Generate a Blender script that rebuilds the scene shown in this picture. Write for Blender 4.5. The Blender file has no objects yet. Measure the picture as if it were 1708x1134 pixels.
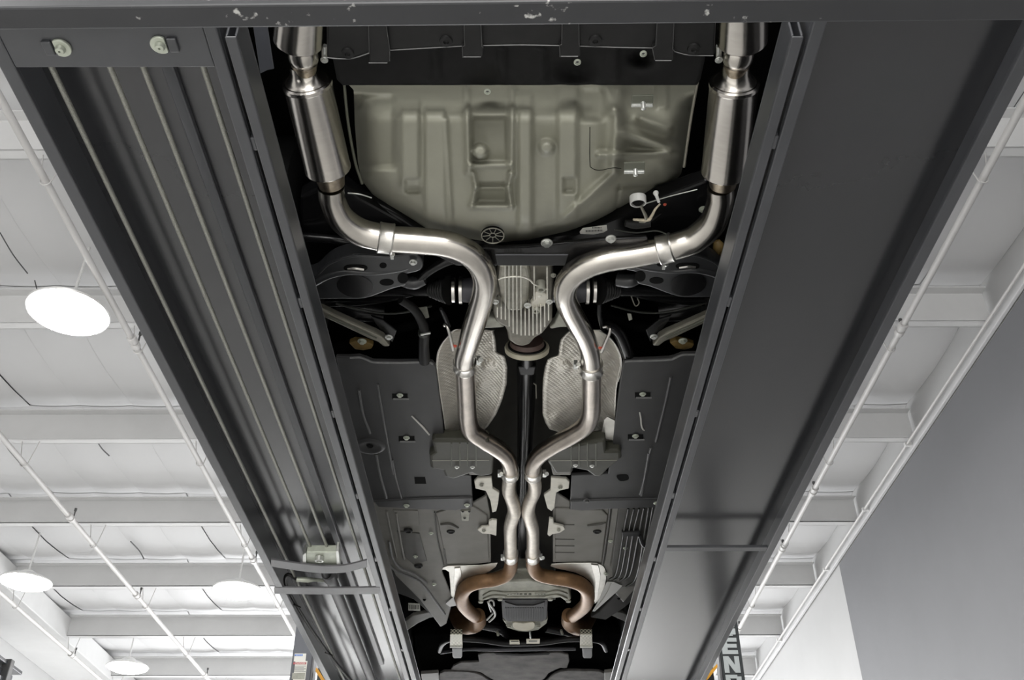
import bpy, bmesh, math, random
import numpy as np
from mathutils import Vector, Matrix

random.seed(7)
sc = bpy.context.scene
COL = sc.collection

# ----------------------------------------------------------------------------
# camera, exposure, light
# ----------------------------------------------------------------------------
CZ = 0.35                      # camera height above the floor
F = 1640.0                     # focal length in pixels of the 1708 px wide frame
PITCH = math.atan(1168.0 / F)
YAW = 0.00348
CAM = Vector((0, 0, CZ))
fw = Vector((-math.sin(YAW) * math.cos(PITCH), math.cos(YAW) * math.cos(PITCH), math.sin(PITCH)))
rt = Vector((math.cos(YAW), math.sin(YAW), 0))
up = rt.cross(fw)
cd = bpy.data.cameras.new('camera')
cam = bpy.data.objects.new('camera', cd)
COL.objects.link(cam)
cd.sensor_width = 36.0
cd.lens = 36.0 * F / 1708.0
cd.clip_start = 0.05
cam.matrix_world = Matrix(((rt.x, up.x, -fw.x, 0), (rt.y, up.y, -fw.y, 0), (rt.z, up.z, -fw.z, CZ), (0, 0, 0, 1)))
sc.camera = cam

sc.view_settings.view_transform = 'Standard'
sc.view_settings.look = 'None'
sc.view_settings.gamma = 1.0
sc.view_settings.use_curve_mapping = False
sc.view_settings.exposure = 0.0
sc.cycles.use_denoising = True
sc.cycles.max_bounces = 8
sc.cycles.diffuse_bounces = 5
sc.cycles.glossy_bounces = 4
sc.cycles.sample_clamp_indirect = 6.0

wld = bpy.data.worlds.new('world')
sc.world = wld
wld.use_nodes = True
wld.node_tree.nodes['Background'].inputs[0].default_value = (0.8, 0.85, 0.9, 1)
wld.node_tree.nodes['Background'].inputs[1].default_value = 0.3


def area_light(name, loc, target, sx, sy, watts, col=(1, 1, 1)):
    l = bpy.data.lights.new(name, 'AREA')
    l.shape = 'RECTANGLE'
    l.size, l.size_y, l.energy, l.color = sx, sy, watts, col
    o = bpy.data.objects.new(name, l)
    COL.objects.link(o)
    o.location = loc
    o.rotation_euler = (Vector(target) - Vector(loc)).to_track_quat('-Z', 'Y').to_euler()
    return o


# daylight through the open bay doors behind the camera and at the far end, plus unseen roof lamps added to light the room
area_light('rear_bay_door_daylight', (-0.5, -4.9, 1.6), (-0.5, 0.5, 0.2), 4.2, 2.9, 380, (1.0, 0.99, 0.97))
area_light('front_bay_door_daylight', (-1.0, 15.5, 1.9), (-0.5, 8.5, 0.0), 6.5, 3.4, 900, (0.98, 0.99, 1.0))
for lx, ly in ((-2.9, 0.4), (-2.9, -3.6), (0.2, 1.2), (0.2, 5.4), (0.2, -3.0), (0.2, 9.9)):
    area_light('added_roof_lamp', (lx, ly, 4.0), (lx, ly, 0), 0.5, 0.5, 100, (1.0, 0.99, 0.97))

# ----------------------------------------------------------------------------
# helpers
# ----------------------------------------------------------------------------


def U(px, py, H):
    """point of the place at height H above the camera that shows at pixel (px, py)"""
    d = fw * F + rt * (px - 854.0) - up * (py - 567.0)
    return CAM + d * (H / d.z)


def mpp(px, py, H):
    """metres per pixel at that point"""
    return (U(px, py, H) - CAM).dot(fw) / F


def link(o, parent=None):
    COL.objects.link(o)
    if parent is not None:
        o.parent = parent
        if parent.type == 'EMPTY':
            o.matrix_parent_inverse = Matrix.Translation(-parent.location)
    return o


def thing(name, loc, label, cat, group=None):
    o = bpy.data.objects.new(name, None)
    COL.objects.link(o)
    o.location = loc
    o.empty_display_size = 0.1
    tag(o, label, cat, group)
    return o


def tag(o, label=None, cat=None, group=None, kind=None):
    for k, v in (('label', label), ('category', cat), ('group', group), ('kind', kind)):
        if v:
            o[k] = v
    return o


def mk(name, verts, faces, mat, parent=None, smooth=False, bevel=0, label=None, kind=None, seg=2):
    me = bpy.data.meshes.new(name)
    me.from_pydata([tuple(v) for v in verts], [], faces)
    bm = bmesh.new()
    bm.from_mesh(me)
    bmesh.ops.recalc_face_normals(bm, faces=bm.faces)
    bm.to_mesh(me)
    bm.free()
    me.materials.append(mat)
    if smooth:
        me.polygons.foreach_set('use_smooth', [True] * len(me.polygons))
    o = bpy.data.objects.new(name, me)
    link(o, parent)
    if bevel:
        b = o.modifiers.new('bevel', 'BEVEL')
        b.width = bevel
        b.segments = seg
        b.limit_method = 'ANGLE'
        b.angle_limit = math.radians(35)
    if label:
        o['label'] = label
    if kind:
        o['kind'] = kind
    return o


class MB:
    """collects shapes for one mesh"""

    def __init__(self):
        self.v, self.f = [], []

    def add(self, vs, fs):
        n = len(self.v)
        self.v += [Vector(v) for v in vs]
        self.f += [tuple(i + n for i in f) for f in fs]
        return self

    def box(self, x0, x1, y0, y1, z0, z1):
        vs = [(x, y, z) for z in (z0, z1) for y in (y0, y1) for x in (x0, x1)]
        return self.add(vs, [(0, 1, 3, 2), (4, 5, 7, 6), (0, 1, 5, 4), (2, 3, 7, 6), (0, 2, 6, 4), (1, 3, 7, 5)])

    def prism(self, pts, t):
        """pts: bottom outline (world), t: thickness upwards"""
        n = len(pts)
        vs = list(pts) + [Vector(p) + Vector((0, 0, t)) for p in pts]
        fs = [tuple(range(n)), tuple(range(n, 2 * n))] + [(i, (i + 1) % n, n + (i + 1) % n, n + i) for i in range(n)]
        return self.add(vs, fs)

    def tube(self, pts, rad, n=16, caps=True):
        pts = [Vector(p) for p in pts]
        if not isinstance(rad, (list, tuple)):
            rad = [rad] * len(pts)
        tans = []
        for i in range(len(pts)):
            a, b = pts[max(0, i - 1)], pts[min(len(pts) - 1, i + 1)]
            tans.append((b - a).normalized())
        ref = Vector((0, 0, 1)) if abs(tans[0].z) < 0.9 else Vector((1, 0, 0))
        u = tans[0].cross(ref).normalized()
        vs = []
        for i, (p, t, r) in enumerate(zip(pts, tans, rad)):
            u = (u - t * u.dot(t)).normalized()
            w = t.cross(u)
            for k in range(n):
                a = 2 * math.pi * k / n
                vs.append(p + (u * math.cos(a) + w * math.sin(a)) * r)
        fs = []
        for i in range(len(pts) - 1):
            for k in range(n):
                fs.append((i * n + k, i * n + (k + 1) % n, (i + 1) * n + (k + 1) % n, (i + 1) * n + k))
        if caps:
            fs.append(tuple(range(n)))
            fs.append(tuple(range((len(pts) - 1) * n, len(pts) * n)))
        return self.add(vs, fs)

    def lathe(self, p0, axis, prof, n=24):
        """prof: (distance along the axis, radius)"""
        axis = Vector(axis).normalized()
        ref = Vector((0, 0, 1)) if abs(axis.z) < 0.9 else Vector((1, 0, 0))
        u = axis.cross(ref).normalized()
        w = axis.cross(u)
        vs = []
        for d, r in prof:
            for k in range(n):
                a = 2 * math.pi * k / n
                vs.append(Vector(p0) + axis * d + (u * math.cos(a) + w * math.sin(a)) * max(r, 1e-5))
        fs = []
        m = len(prof)
        for i in range(m - 1):
            for k in range(n):
                fs.append((i * n + k, i * n + (k + 1) % n, (i + 1) * n + (k + 1) % n, (i + 1) * n + k))
        fs.append(tuple(range(n)))
        fs.append(tuple(range((m - 1) * n, m * n)))
        return self.add(vs, fs)

    def build(self, name, mat, parent=None, smooth=False, **k):
        return mk(name, self.v, self.f, mat, parent, smooth, **k)


def auto_smooth(o, deg=40):
    me = o.data
    me.polygons.foreach_set('use_smooth', [True] * len(me.polygons))
    bm = bmesh.new()
    bm.from_mesh(me)
    for e in bm.edges:
        if len(e.link_faces) == 2 and e.calc_face_angle(0) > math.radians(deg):
            e.smooth = False
    bm.to_mesh(me)
    bm.free()
    return o


def spline(pts, per=6):
    """Catmull-Rom through tuples of any length"""
    P = [np.array(p, float) for p in pts]
    P = [2 * P[0] - P[1]] + P + [2 * P[-1] - P[-2]]
    out = []
    for i in range(1, len(P) - 2):
        for k in range(per):
            t = k / per
            a, b, c, d = P[i - 1], P[i], P[i + 1], P[i + 2]
            out.append(0.5 * (2 * b + (c - a) * t + (2 * a - 5 * b + 4 * c - d) * t * t + (3 * b - a - 3 * c + d) * t ** 3))
    out.append(P[-2])
    return out


def pxtube(name, pts, mat, parent, per=6, n=20, **k):
    """pts: (px, py, width in px, H)"""
    s = spline(pts, per) if per > 1 else [np.array(p, float) for p in pts]
    P = [U(a[0], a[1], a[3]) for a in s]
    R = [0.5 * a[2] * mpp(a[0], a[1], a[3]) for a in s]
    o = MB().tube(P, R, n).build(name, mat, parent, **k)
    return auto_smooth(o, 50)


def plate(name, poly, H, t, mat, parent, bevel=0.004, **k):
    """flat panel with outline poly in px at height H (or a list of heights), t thick upwards"""
    Hs = H if isinstance(H, (list, tuple)) else [H] * len(poly)
    pts = [U(p[0], p[1], h) for p, h in zip(poly, Hs)]
    return MB().prism(pts, t).build(name, mat, parent, bevel=bevel, **k)


def smooth_poly(poly, per=4):
    n = len(poly)
    P = [np.array(p, float) for p in poly]
    out = []
    for i in range(n):
        a, b, c, d = P[i - 1], P[i], P[(i + 1) % n], P[(i + 2) % n]
        for k in range(per):
            t = k / per
            q = 0.5 * (2 * b + (c - a) * t + (2 * a - 5 * b + 4 * c - d) * t * t + (3 * b - a - 3 * c + d) * t ** 3)
            out.append(tuple(q))
    return out


def rows_surface(name, rows, Hf, mat, parent, nu=40, thick=0.0, **k):
    """rows: (py, xleft, xright); Hf(px, py, t, s) gives the height; a skin lofted over the rows"""
    vs, fs = [], []
    m = len(rows)
    for j, (y, a, b) in enumerate(rows):
        for i in range(nu + 1):
            t = i / nu
            x = a + (b - a) * t
            vs.append(U(x, y, Hf(x, y, t, j / (m - 1))))
    for j in range(m - 1):
        for i in range(nu):
            q = j * (nu + 1) + i
            fs.append((q, q + 1, q + nu + 2, q + nu + 1))
    o = mk(name, vs, fs, mat, parent, smooth=True, **k)
    if thick:
        md = o.modifiers.new('solid', 'SOLIDIFY')
        md.thickness = thick
        md.offset = 0
    return o


def interp_rows(keys, n):
    ys = np.linspace(keys[0][0], keys[-1][0], n)
    ky = [k[0] for k in keys]
    return [(y, float(np.interp(y, ky, [k[1] for k in keys])), float(np.interp(y, ky, [k[2] for k in keys]))) for y in ys]


# ----------------------------------------------------------------------------
# materials
# ----------------------------------------------------------------------------


def mat(name, col, rough=0.5, metal=0.0, var=0.0, vscale=20.0, bump=0.0, bscale=200.0, stretch=None, spec=0.5, col2=None,
        rvar=0.0, coat=0.0):
    m = bpy.data.materials.new(name)
    m.use_nodes = True
    nt = m.node_tree
    b = nt.nodes['Principled BSDF']
    b.inputs['Roughness'].default_value = rough
    b.inputs['Metallic'].default_value = metal
    b.inputs['Specular IOR Level'].default_value = spec
    b.inputs['Coat Weight'].default_value = coat
    b.inputs['Coat Roughness'].default_value = 0.15
    b.inputs['Base Color'].default_value = (*col, 1)
    tc = nt.nodes.new('ShaderNodeTexCoord')
    mp = nt.nodes.new('ShaderNodeMapping')
    nt.links.new(tc.outputs['Object'], mp.inputs['Vector'])
    if stretch:
        mp.inputs['Scale'].default_value = stretch
    if var or col2 or rvar:
        nz = nt.nodes.new('ShaderNodeTexNoise')
        nz.inputs['Scale'].default_value = vscale
        nz.inputs['Detail'].default_value = 6
        nz.inputs['Roughness'].default_value = 0.6
        nt.links.new(mp.outputs['Vector'], nz.inputs['Vector'])
        rp = nt.nodes.new('ShaderNodeValToRGB')
        rp.color_ramp.elements[0].position = 0.3
        rp.color_ramp.elements[1].position = 0.7
        c2 = col2 or tuple(c * (1 + var) for c in col)
        c1 = col if col2 else tuple(c * (1 - var) for c in col)
        rp.color_ramp.elements[0].color = (*c1, 1)
        rp.color_ramp.elements[1].color = (*c2, 1)
        nt.links.new(nz.outputs['Fac'], rp.inputs['Fac'])
        nt.links.new(rp.outputs['Color'], b.inputs['Base Color'])
        if rvar:
            mr = nt.nodes.new('ShaderNodeMapRange')
            mr.inputs['To Min'].default_value = max(0.02, rough - rvar)
            mr.inputs['To Max'].default_value = rough + rvar
            nt.links.new(nz.outputs['Fac'], mr.inputs['Value'])
            nt.links.new(mr.outputs['Result'], b.inputs['Roughness'])
    if bump:
        n2 = nt.nodes.new('ShaderNodeTexNoise')
        n2.inputs['Scale'].default_value = bscale
        n2.inputs['Detail'].default_value = 3
        nt.links.new(mp.outputs['Vector'], n2.inputs['Vector'])
        bp = nt.nodes.new('ShaderNodeBump')
        bp.inputs['Strength'].default_value = bump
        bp.inputs['Distance'].default_value = 0.002
        nt.links.new(n2.outputs['Fac'], bp.inputs['Height'])
        nt.links.new(bp.outputs['Normal'], b.inputs['Normal'])
    return m


def dimple(m, scale, strength, dist=0.002):
    nt = m.node_tree
    b = nt.nodes['Principled BSDF']
    tc = nt.nodes.new('ShaderNodeTexCoord')
    mp = nt.nodes.new('ShaderNodeMapping')
    mp.inputs['Rotation'].default_value = (0, 0, math.radians(30))
    mp.inputs['Scale'].default_value = (1, 1, 0.02)
    vo = nt.nodes.new('ShaderNodeTexVoronoi')
    vo.inputs['Scale'].default_value = scale
    vo.inputs['Randomness'].default_value = 0.0
    bp = nt.nodes.new('ShaderNodeBump')
    bp.inputs['Strength'].default_value = strength
    bp.inputs['Distance'].default_value = dist
    bp.invert = True
    nt.links.new(tc.outputs['Object'], mp.inputs['Vector'])
    nt.links.new(mp.outputs['Vector'], vo.inputs['Vector'])
    nt.links.new(vo.outputs['Distance'], bp.inputs['Height'])
    nt.links.new(bp.outputs['Normal'], b.inputs['Normal'])
    return m


def emit(name, col, s):
    m = bpy.data.materials.new(name)
    m.use_nodes = True
    nt = m.node_tree
    nt.nodes.clear()
    e = nt.nodes.new('ShaderNodeEmission')
    e.inputs[0].default_value = (*col, 1)
    e.inputs[1].default_value = s
    o = nt.nodes.new('ShaderNodeOutputMaterial')
    nt.links.new(e.outputs[0], o.inputs[0])
    return m


def speckle(m, col, scale, lo, stretch=(1, 1, 1)):
    """paint chips: small patches of another colour"""
    nt = m.node_tree
    b = nt.nodes['Principled BSDF']
    tc = nt.nodes.new('ShaderNodeTexCoord')
    mp = nt.nodes.new('ShaderNodeMapping')
    mp.inputs['Scale'].default_value = stretch
    a = nt.nodes.new('ShaderNodeTexNoise')
    a.inputs['Scale'].default_value = scale
    a.inputs['Detail'].default_value = 4
    c = nt.nodes.new('ShaderNodeTexNoise')
    c.inputs['Scale'].default_value = 3.0
    mu = nt.nodes.new('ShaderNodeMath')
    mu.operation = 'MULTIPLY'
    rp = nt.nodes.new('ShaderNodeValToRGB')
    rp.color_ramp.elements[0].position = lo
    rp.color_ramp.elements[1].position = lo + 0.05
    mx = nt.nodes.new('ShaderNodeMix')
    mx.data_type = 'RGBA'
    nt.links.new(tc.outputs['Object'], mp.inputs['Vector'])
    nt.links.new(mp.outputs['Vector'], a.inputs['Vector'])
    nt.links.new(tc.outputs['Object'], c.inputs['Vector'])
    nt.links.new(a.outputs['Fac'], mu.inputs[0])
    nt.links.new(c.outputs['Fac'], mu.inputs[1])
    nt.links.new(mu.outputs[0], rp.inputs['Fac'])
    nt.links.new(rp.outputs['Color'], mx.inputs[0])
    old = b.inputs['Base Color'].links
    if old:
        nt.links.new(old[0].from_socket, mx.inputs[6])
    else:
        mx.inputs[6].default_value = b.inputs['Base Color'].default_value
    mx.inputs[7].default_value = (*col, 1)
    nt.links.new(mx.outputs[2], b.inputs['Base Color'])
    return m


MT = {}
MT['lift_paint'] = mat('lift_paint', (0.054, 0.056, 0.062), 0.34, 0, 0.12, 9, 0.03, 260, spec=0.6, coat=0.15)
MT['lift_deck'] = mat('lift_deck', (0.030, 0.031, 0.034), 0.19, 0, 0.03, 6, spec=0.7, coat=0.3)
MT['lift_beam'] = speckle(mat('lift_beam', (0.030, 0.031, 0.034), 0.45, 0, 0.1, 9), (0.5, 0.5, 0.48), 45, 0.365)
MT['wire_rope'] = mat('wire_rope', (0.27, 0.27, 0.24), 0.45, 0.5, 0.25, 400, 0.8, 300)
MT['zinc'] = mat('zinc', (0.62, 0.63, 0.60), 0.35, 0.75, 0.12, 60)
MT['pale_zinc'] = mat('pale_zinc', (0.50, 0.53, 0.45), 0.4, 0.4, 0.12, 40)
MT['cylinder_paint'] = mat('cylinder_paint', (0.12, 0.12, 0.125), 0.4, 0.1, 0.1, 20)
MT['rubber'] = mat('rubber', (0.009, 0.009, 0.009), 0.5, 0, 0.2, 60, spec=0.3)
MT['steel'] = mat('brushed_steel', (0.60, 0.57, 0.525), 0.23, 1.0, 0.07, 30, 0.06, 260, rvar=0.05)
MT['steel_can'] = mat('muffler_steel', (0.62, 0.59, 0.55), 0.20, 1.0, 0.06, 14, 0.10, 120, stretch=(1, 6, 1), rvar=0.05)
MT['steel_weld'] = mat('heat_tinted_steel', (0.42, 0.36, 0.28), 0.32, 1.0, 0.25, 60)
MT['steel_mid'] = mat('dull_steel', (0.42, 0.38, 0.34), 0.30, 1.0, 0.14, 25, 0.06, 220, rvar=0.06)
MT['steel_x'] = mat('grey_steel', (0.60, 0.56, 0.50), 0.42, 0.9, 0.18, 40, 0.06, 220, rvar=0.06)
MT['rust'] = mat('rusty_steel', (0.20, 0.115, 0.06), 0.5, 0.55, 0.3, 30, 0.2, 150, col2=(0.29, 0.165, 0.08))
MT['clamp'] = mat('clamp_steel', (0.68, 0.66, 0.62), 0.30, 1.0, 0.08, 50)
MT['khaki'] = mat('primer_khaki', (0.272, 0.270, 0.218), 0.5, 0, 0.10, 5, 0.12, 420)
MT['khaki_dark'] = mat('dull_khaki', (0.10, 0.105, 0.08), 0.5, 0, 0.12, 12)
MT['black_plastic'] = mat('black_plastic', (0.010, 0.010, 0.010), 0.45, 0, 0.25, 20, 0.1, 500, spec=0.3)
MT['soft_black'] = mat('black_felt', (0.011, 0.011, 0.011), 0.75, 0, 0.2, 30, spec=0.2)
MT['gloss_black'] = mat('black_enamel', (0.007, 0.007, 0.0075), 0.25, 0, 0.2, 20, spec=0.4)
MT['arm'] = mat('dark_arm_paint', (0.028, 0.029, 0.031), 0.30, 0, 0.15, 20, spec=0.6)
MT['dark'] = mat('underbody_black', (0.005, 0.005, 0.005), 0.8, 0, 0.3, 10, spec=0.0)
MT['tray'] = mat('undertray_plastic', (0.044, 0.044, 0.045), 0.5, 0, 0.14, 7, 0.15, 520, spec=0.35)
MT['tray_line'] = mat('tray_pale_grey', (0.17, 0.17, 0.17), 0.5, 0, 0.2, 60)  # paler grey for edges, lips and thin lines
MT['tray_mid'] = mat('tray_mid_grey', (0.068, 0.068, 0.068), 0.45, 0, 0.2, 40)  # slightly paler grey for the tray ribs and their sides
MT['mark'] = mat('paint_mark', (0.62, 0.61, 0.57), 0.7)
MT['alu'] = mat('cast_aluminium', (0.70, 0.685, 0.62), 0.36, 0.7, 0.14, 40, 0.2, 400)
MT['casting_mid'] = mat('casting_mid', (0.42, 0.41, 0.355), 0.4, 0.7, 0.16, 40, 0.2, 400)  # darker copy of the cast aluminium, painting shade between the upper ribs
MT['casting_shade'] = mat('shaded_casting', (0.20, 0.19, 0.16), 0.5, 0.5, 0.2, 40, 0.2, 400)  # darker base colour paints the shade between the cooling ribs
MT['alu_dull'] = mat('dull_casting', (0.36, 0.36, 0.31), 0.55, 0.4, 0.18, 30, 0.2, 300)
MT['foil'] = dimple(mat('embossed_foil', (0.86, 0.83, 0.76), 0.42, 0.55, 0.12, 14), 85, 1.0, 0.004)
MT['foil_flat'] = mat('smooth_foil', (0.60, 0.585, 0.54), 0.35, 0.85, 0.15, 14, 0.1, 60)
MT['bracket'] = mat('pale_aluminium', (0.62, 0.60, 0.53), 0.5, 0.35, 0.1, 30)
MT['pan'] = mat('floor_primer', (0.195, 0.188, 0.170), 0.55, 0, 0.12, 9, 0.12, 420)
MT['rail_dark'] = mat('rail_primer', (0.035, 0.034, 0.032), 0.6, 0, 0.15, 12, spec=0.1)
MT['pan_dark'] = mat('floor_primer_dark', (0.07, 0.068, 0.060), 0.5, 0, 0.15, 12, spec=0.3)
MT['line'] = mat('dark_tube', (0.026, 0.028, 0.023), 0.4, 0.1, 0.2, 30)
MT['canister'] = mat('canister_plastic', (0.048, 0.048, 0.036), 0.5, 0, 0.15, 20, spec=0.35)
MT['ring_cream'] = mat('cream_casting', (0.50, 0.47, 0.37), 0.5, 0.1, 0.1, 20)
MT['coupling_rubber'] = mat('brown_rubber', (0.10, 0.065, 0.055), 0.55, 0, 0.2, 30)
MT['ochre'] = mat('ochre_rubber', (0.21, 0.14, 0.045), 0.55, 0, 0.2, 40)
MT['tan_link'] = mat('tan_link', (0.25, 0.24, 0.20), 0.38, 0.5, 0.12, 30)
MT['white_plastic'] = mat('white_plastic', (0.55, 0.55, 0.53), 0.4)
MT['label'] = mat('label_paper', (0.72, 0.71, 0.66), 0.5)
MT['ink'] = mat('ink', (0.006, 0.006, 0.006), 0.8, spec=0.1)
MT['red_ink'] = mat('red_ink', (0.42, 0.03, 0.04), 0.5)
MT['blue_ink'] = mat('blue_ink', (0.05, 0.17, 0.55), 0.5)
MT['yellow'] = mat('safety_yellow', (0.75, 0.36, 0.03), 0.45, 0, 0.06, 20)
MT['red_tip'] = mat('red_plastic', (0.5, 0.09, 0.05), 0.4)
MT['beige_wire'] = mat('beige_wire', (0.45, 0.40, 0.30), 0.5, 0, 0.3, 200)
MT['splash'] = mat('dusty_shield', (0.085, 0.079, 0.075), 0.65, 0, 0.6, 11, 0.2, 120, spec=0.2)
MT['pan_mesh'] = dimple(mat('oil_pan_black', (0.026, 0.026, 0.028), 0.55, 0, 0.2, 30, spec=0.2), 140, 0.8)
MT['checker'] = mat('foil_weave', (0.5, 0.49, 0.40), 0.4, 0.6)
nt = MT['checker'].node_tree
ck = nt.nodes.new('ShaderNodeTexChecker')
ck.inputs['Scale'].default_value = 105
ck.inputs[1].default_value = (0.66, 0.64, 0.52, 1)
ck.inputs[2].default_value = (0.09, 0.09, 0.07, 1)
nt.links.new(nt.nodes['Texture Coordinate'].outputs['Object'], ck.inputs['Vector'])
nt.links.new(ck.outputs['Color'], nt.nodes['Principled BSDF'].inputs['Base Color'])
MT['ceiling'] = mat('white_vinyl', (0.58, 0.58, 0.585), 0.6, 0, 0.03, 1.2)
MT['purlin'] = mat('white_purlin_paint', (0.62, 0.62, 0.62), 0.55, 0, 0.04, 3)
MT['pipe_paint'] = mat('white_pipe_paint', (0.52, 0.51, 0.50), 0.5, 0, 0.04, 8)
MT['wall_white'] = mat('white_wall_paint', (0.46, 0.46, 0.46), 0.6, 0, 0.03, 1.5)
MT['wall_grey'] = mat('grey_wall_paint', (0.17, 0.172, 0.182), 0.6, 0, 0.06, 0.8)
MT['floor'] = mat('polished_concrete', (0.62, 0.615, 0.60), 0.35, 0, 0.10, 1.5, rvar=0.1)
MT['wire_dark'] = mat('dark_wire', (0.10, 0.10, 0.10), 0.5, 0.5)
MT['post_paint'] = mat('post_paint', (0.10, 0.105, 0.12), 0.4, 0, 0.08, 9)
MT['post_band'] = mat('post_band', (0.03, 0.034, 0.036), 0.45, 0, 0.1, 9)
MT['letter'] = mat('letter_grey', (0.42, 0.45, 0.45), 0.5)
MT['car_paint'] = mat('car_paint', (0.03, 0.03, 0.035), 0.2, 0, 0.05, 5, coat=0.5)
MT['machine'] = mat('machine_grey', (0.07, 0.07, 0.08), 0.45, 0.2, 0.2, 14)
MT['lamp_glass'] = emit('lamp_glass', (1.0, 0.99, 0.97), 42)
MT['lamp_body'] = mat('lamp_housing', (0.75, 0.75, 0.74), 0.35, 0.2)

# a bolt whose shape all bolts share (unit flange radius, head pointing down)
def bolt_mesh():
    b = MB()
    b.lathe((0, 0, 0.12), (0, 0, -1), [(0, 0.6), (0.05, 1.0), (0.22, 1.0), (0.34, 0.82)], 20)
    pts = [Vector((0.62 * math.cos(i * math.pi / 3), 0.62 * math.sin(i * math.pi / 3), -0.62)) for i in range(6)]
    b.prism(pts, 0.5)
    b.prism([p * 0.82 + Vector((0, 0, -0.17)) for p in pts], 0.06)
    me = bpy.data.meshes.new('bolt')
    me.from_pydata([tuple(v) for v in b.v], [], b.f)
    bm = bmesh.new()
    bm.from_mesh(me)
    bmesh.ops.recalc_face_normals(bm, faces=bm.faces)
    bm.to_mesh(me)
    bm.free()
    return me


BOLTS = {}


def bolt(px, py, H, wpx, parent, m='zinc', name='bolt'):
    if m not in BOLTS:
        me = bolt_mesh()
        me.materials.append(MT[m])
        BOLTS[m] = me
    o = bpy.data.objects.new(name, BOLTS[m])
    p = U(px, py, H)
    o.location = p
    r = 0.5 * wpx * mpp(px, py, H)
    o.scale = (r, r, r)
    o.rotation_euler.z = random.random()
    link(o, parent)
    return o


# ----------------------------------------------------------------------------
# the room
# ----------------------------------------------------------------------------
XL, XR, YB, YF = -6.2, 3.27, -5.2, 15.8
ZP, ZC = CZ + 4.0, CZ + 4.24       # underside of the purlins, roof lining


def structure(o):
    o['kind'] = 'structure'
    return o


structure(MB().box(XL, XR, YB, YF, -0.1, 0).build('floor', MT['floor']))
structure(MB().box(XL - 0.2, XL, YB, YF, 0, ZC + 0.2).build('wall_left', MT['wall_white']))
structure(MB().box(XL, XR, YF, YF + 0.2, 0, ZC + 0.2).build('wall_front', MT['wall_white']))
structure(MB().box(XL, XR, YB - 0.2, YB, 0, ZC + 0.2).build('wall_back', MT['wall_white']))
wr = structure(MB().box(XR, XR + 0.2, YB, YF, 0, ZC + 0.2).build('wall_right', MT['wall_white']))
MB().box(XR - 0.012, XR + 0.02, YB, 9.38, 0, CZ + 3.90).build('grey_panel', MT['wall_grey'], wr, label='grey painted stretch of the wall')
ceil = structure(MB().box(XL, XR, YB, YF, ZC + 0.1, ZC + 0.2).build('ceiling', MT['ceiling']))

PY0, PSP = 5.40, 1.60
pys = [PY0 + PSP * k for k in range(-3, 7)]


def purlin_mesh():
    b = MB()
    L0, L1 = XL + 0.75, XR - 0.02
    b.box(L0, L1, -0.006, 0.006, ZP, ZC)
    b.box(L0, L1, -0.006, 0.075, ZP, ZP + 0.008)
    b.box(L0, L1, 0.065, 0.075, ZP, ZP + 0.03)
    b.box(L0, L1, -0.075, 0.006, ZC - 0.01, ZC)
    return b


first = None
for y in pys:
    if first is None:
        first = purlin_mesh().build('purlin', MT['purlin'], ceil)
        o = first
    else:
        o = first.copy()
        COL.objects.link(o)
    o.location.y = y

# lining panels: vinyl faced insulation sagging between the purlins, one piece per strip and bay
NS = 22
PW = (XR - XL) / NS
base = None
for j, y in enumerate([pys[0] - PSP] + pys):
    for i in range(NS):
        if base is None:
            vs, fs = [], []
            nx, ny = 4, 5
            for b in range(ny + 1):
                for a in range(nx + 1):
                    t, s = a / nx, b / ny
                    sag = 0.070 * math.sin(math.pi * s) + 0.010 * math.sin(math.pi * t)
                    vs.append((XL + PW * (0.004 + 0.992 * t), PSP * s, ZC + 0.075 - sag))
            for b in range(ny):
                for a in range(nx):
                    q = b * (nx + 1) + a
                    fs.append((q, q + 1, q + nx + 2, q + nx + 1))
            base = mk('lining_panel', vs, fs, MT['ceiling'], ceil, smooth=True)
            o = base
        else:
            o = base.copy()
            COL.objects.link(o)
        o.location = (PW * i, y, 0.010 * ((i * 7 + j * 3) % 4) / 3)

for q in ([(0, 388), (22, 425), (46, 456)], [(58, 468), (62, 484)], [(218, 903), (232, 918), (240, 932)], [(158, 1047), (171, 1061)], [(158, 730), (170, 748), (182, 760)]):
    pxtube('vinyl_tear', [(a, b, 2.2, 4.20) for a, b in q], MT['wire_dark'], ceil, 4, 6, label='dark tear in the white lining')
# eave beam along the left wall and eave strut with a small conduit along the right wall
structure(MB().box(XL, XL + 0.75, YB, YF, ZP - 0.05, ZC - 0.02).build('trim_1', MT['purlin'], bevel=0.01))
structure(MB().box(XR - 0.045, XR - 0.014, YB, YF, CZ + 3.91, ZP - 0.002).build('trim_2', MT['ceiling'], bevel=0.006))


t = thing('conduit', (XR - 0.085, 0, CZ + 3.93), 'thin white conduit along the top of the grey wall', 'conduit')
auto_smooth(MB().tube([(XR - 0.085, -2, CZ + 3.945), (XR - 0.085, 15.7, CZ + 3.945)], 0.012, 12).build('conduit_run', MT['pipe_paint'], t))
for y in (2.2, 4.6, 7.0, 8.2, 9.6, 11.8):
    MB().box(XR - 0.105, XR - 0.045, y, y + 0.03, CZ + 3.930, CZ + 3.962).build('saddle', MT['lamp_body'], t, bevel=0.004)


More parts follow.
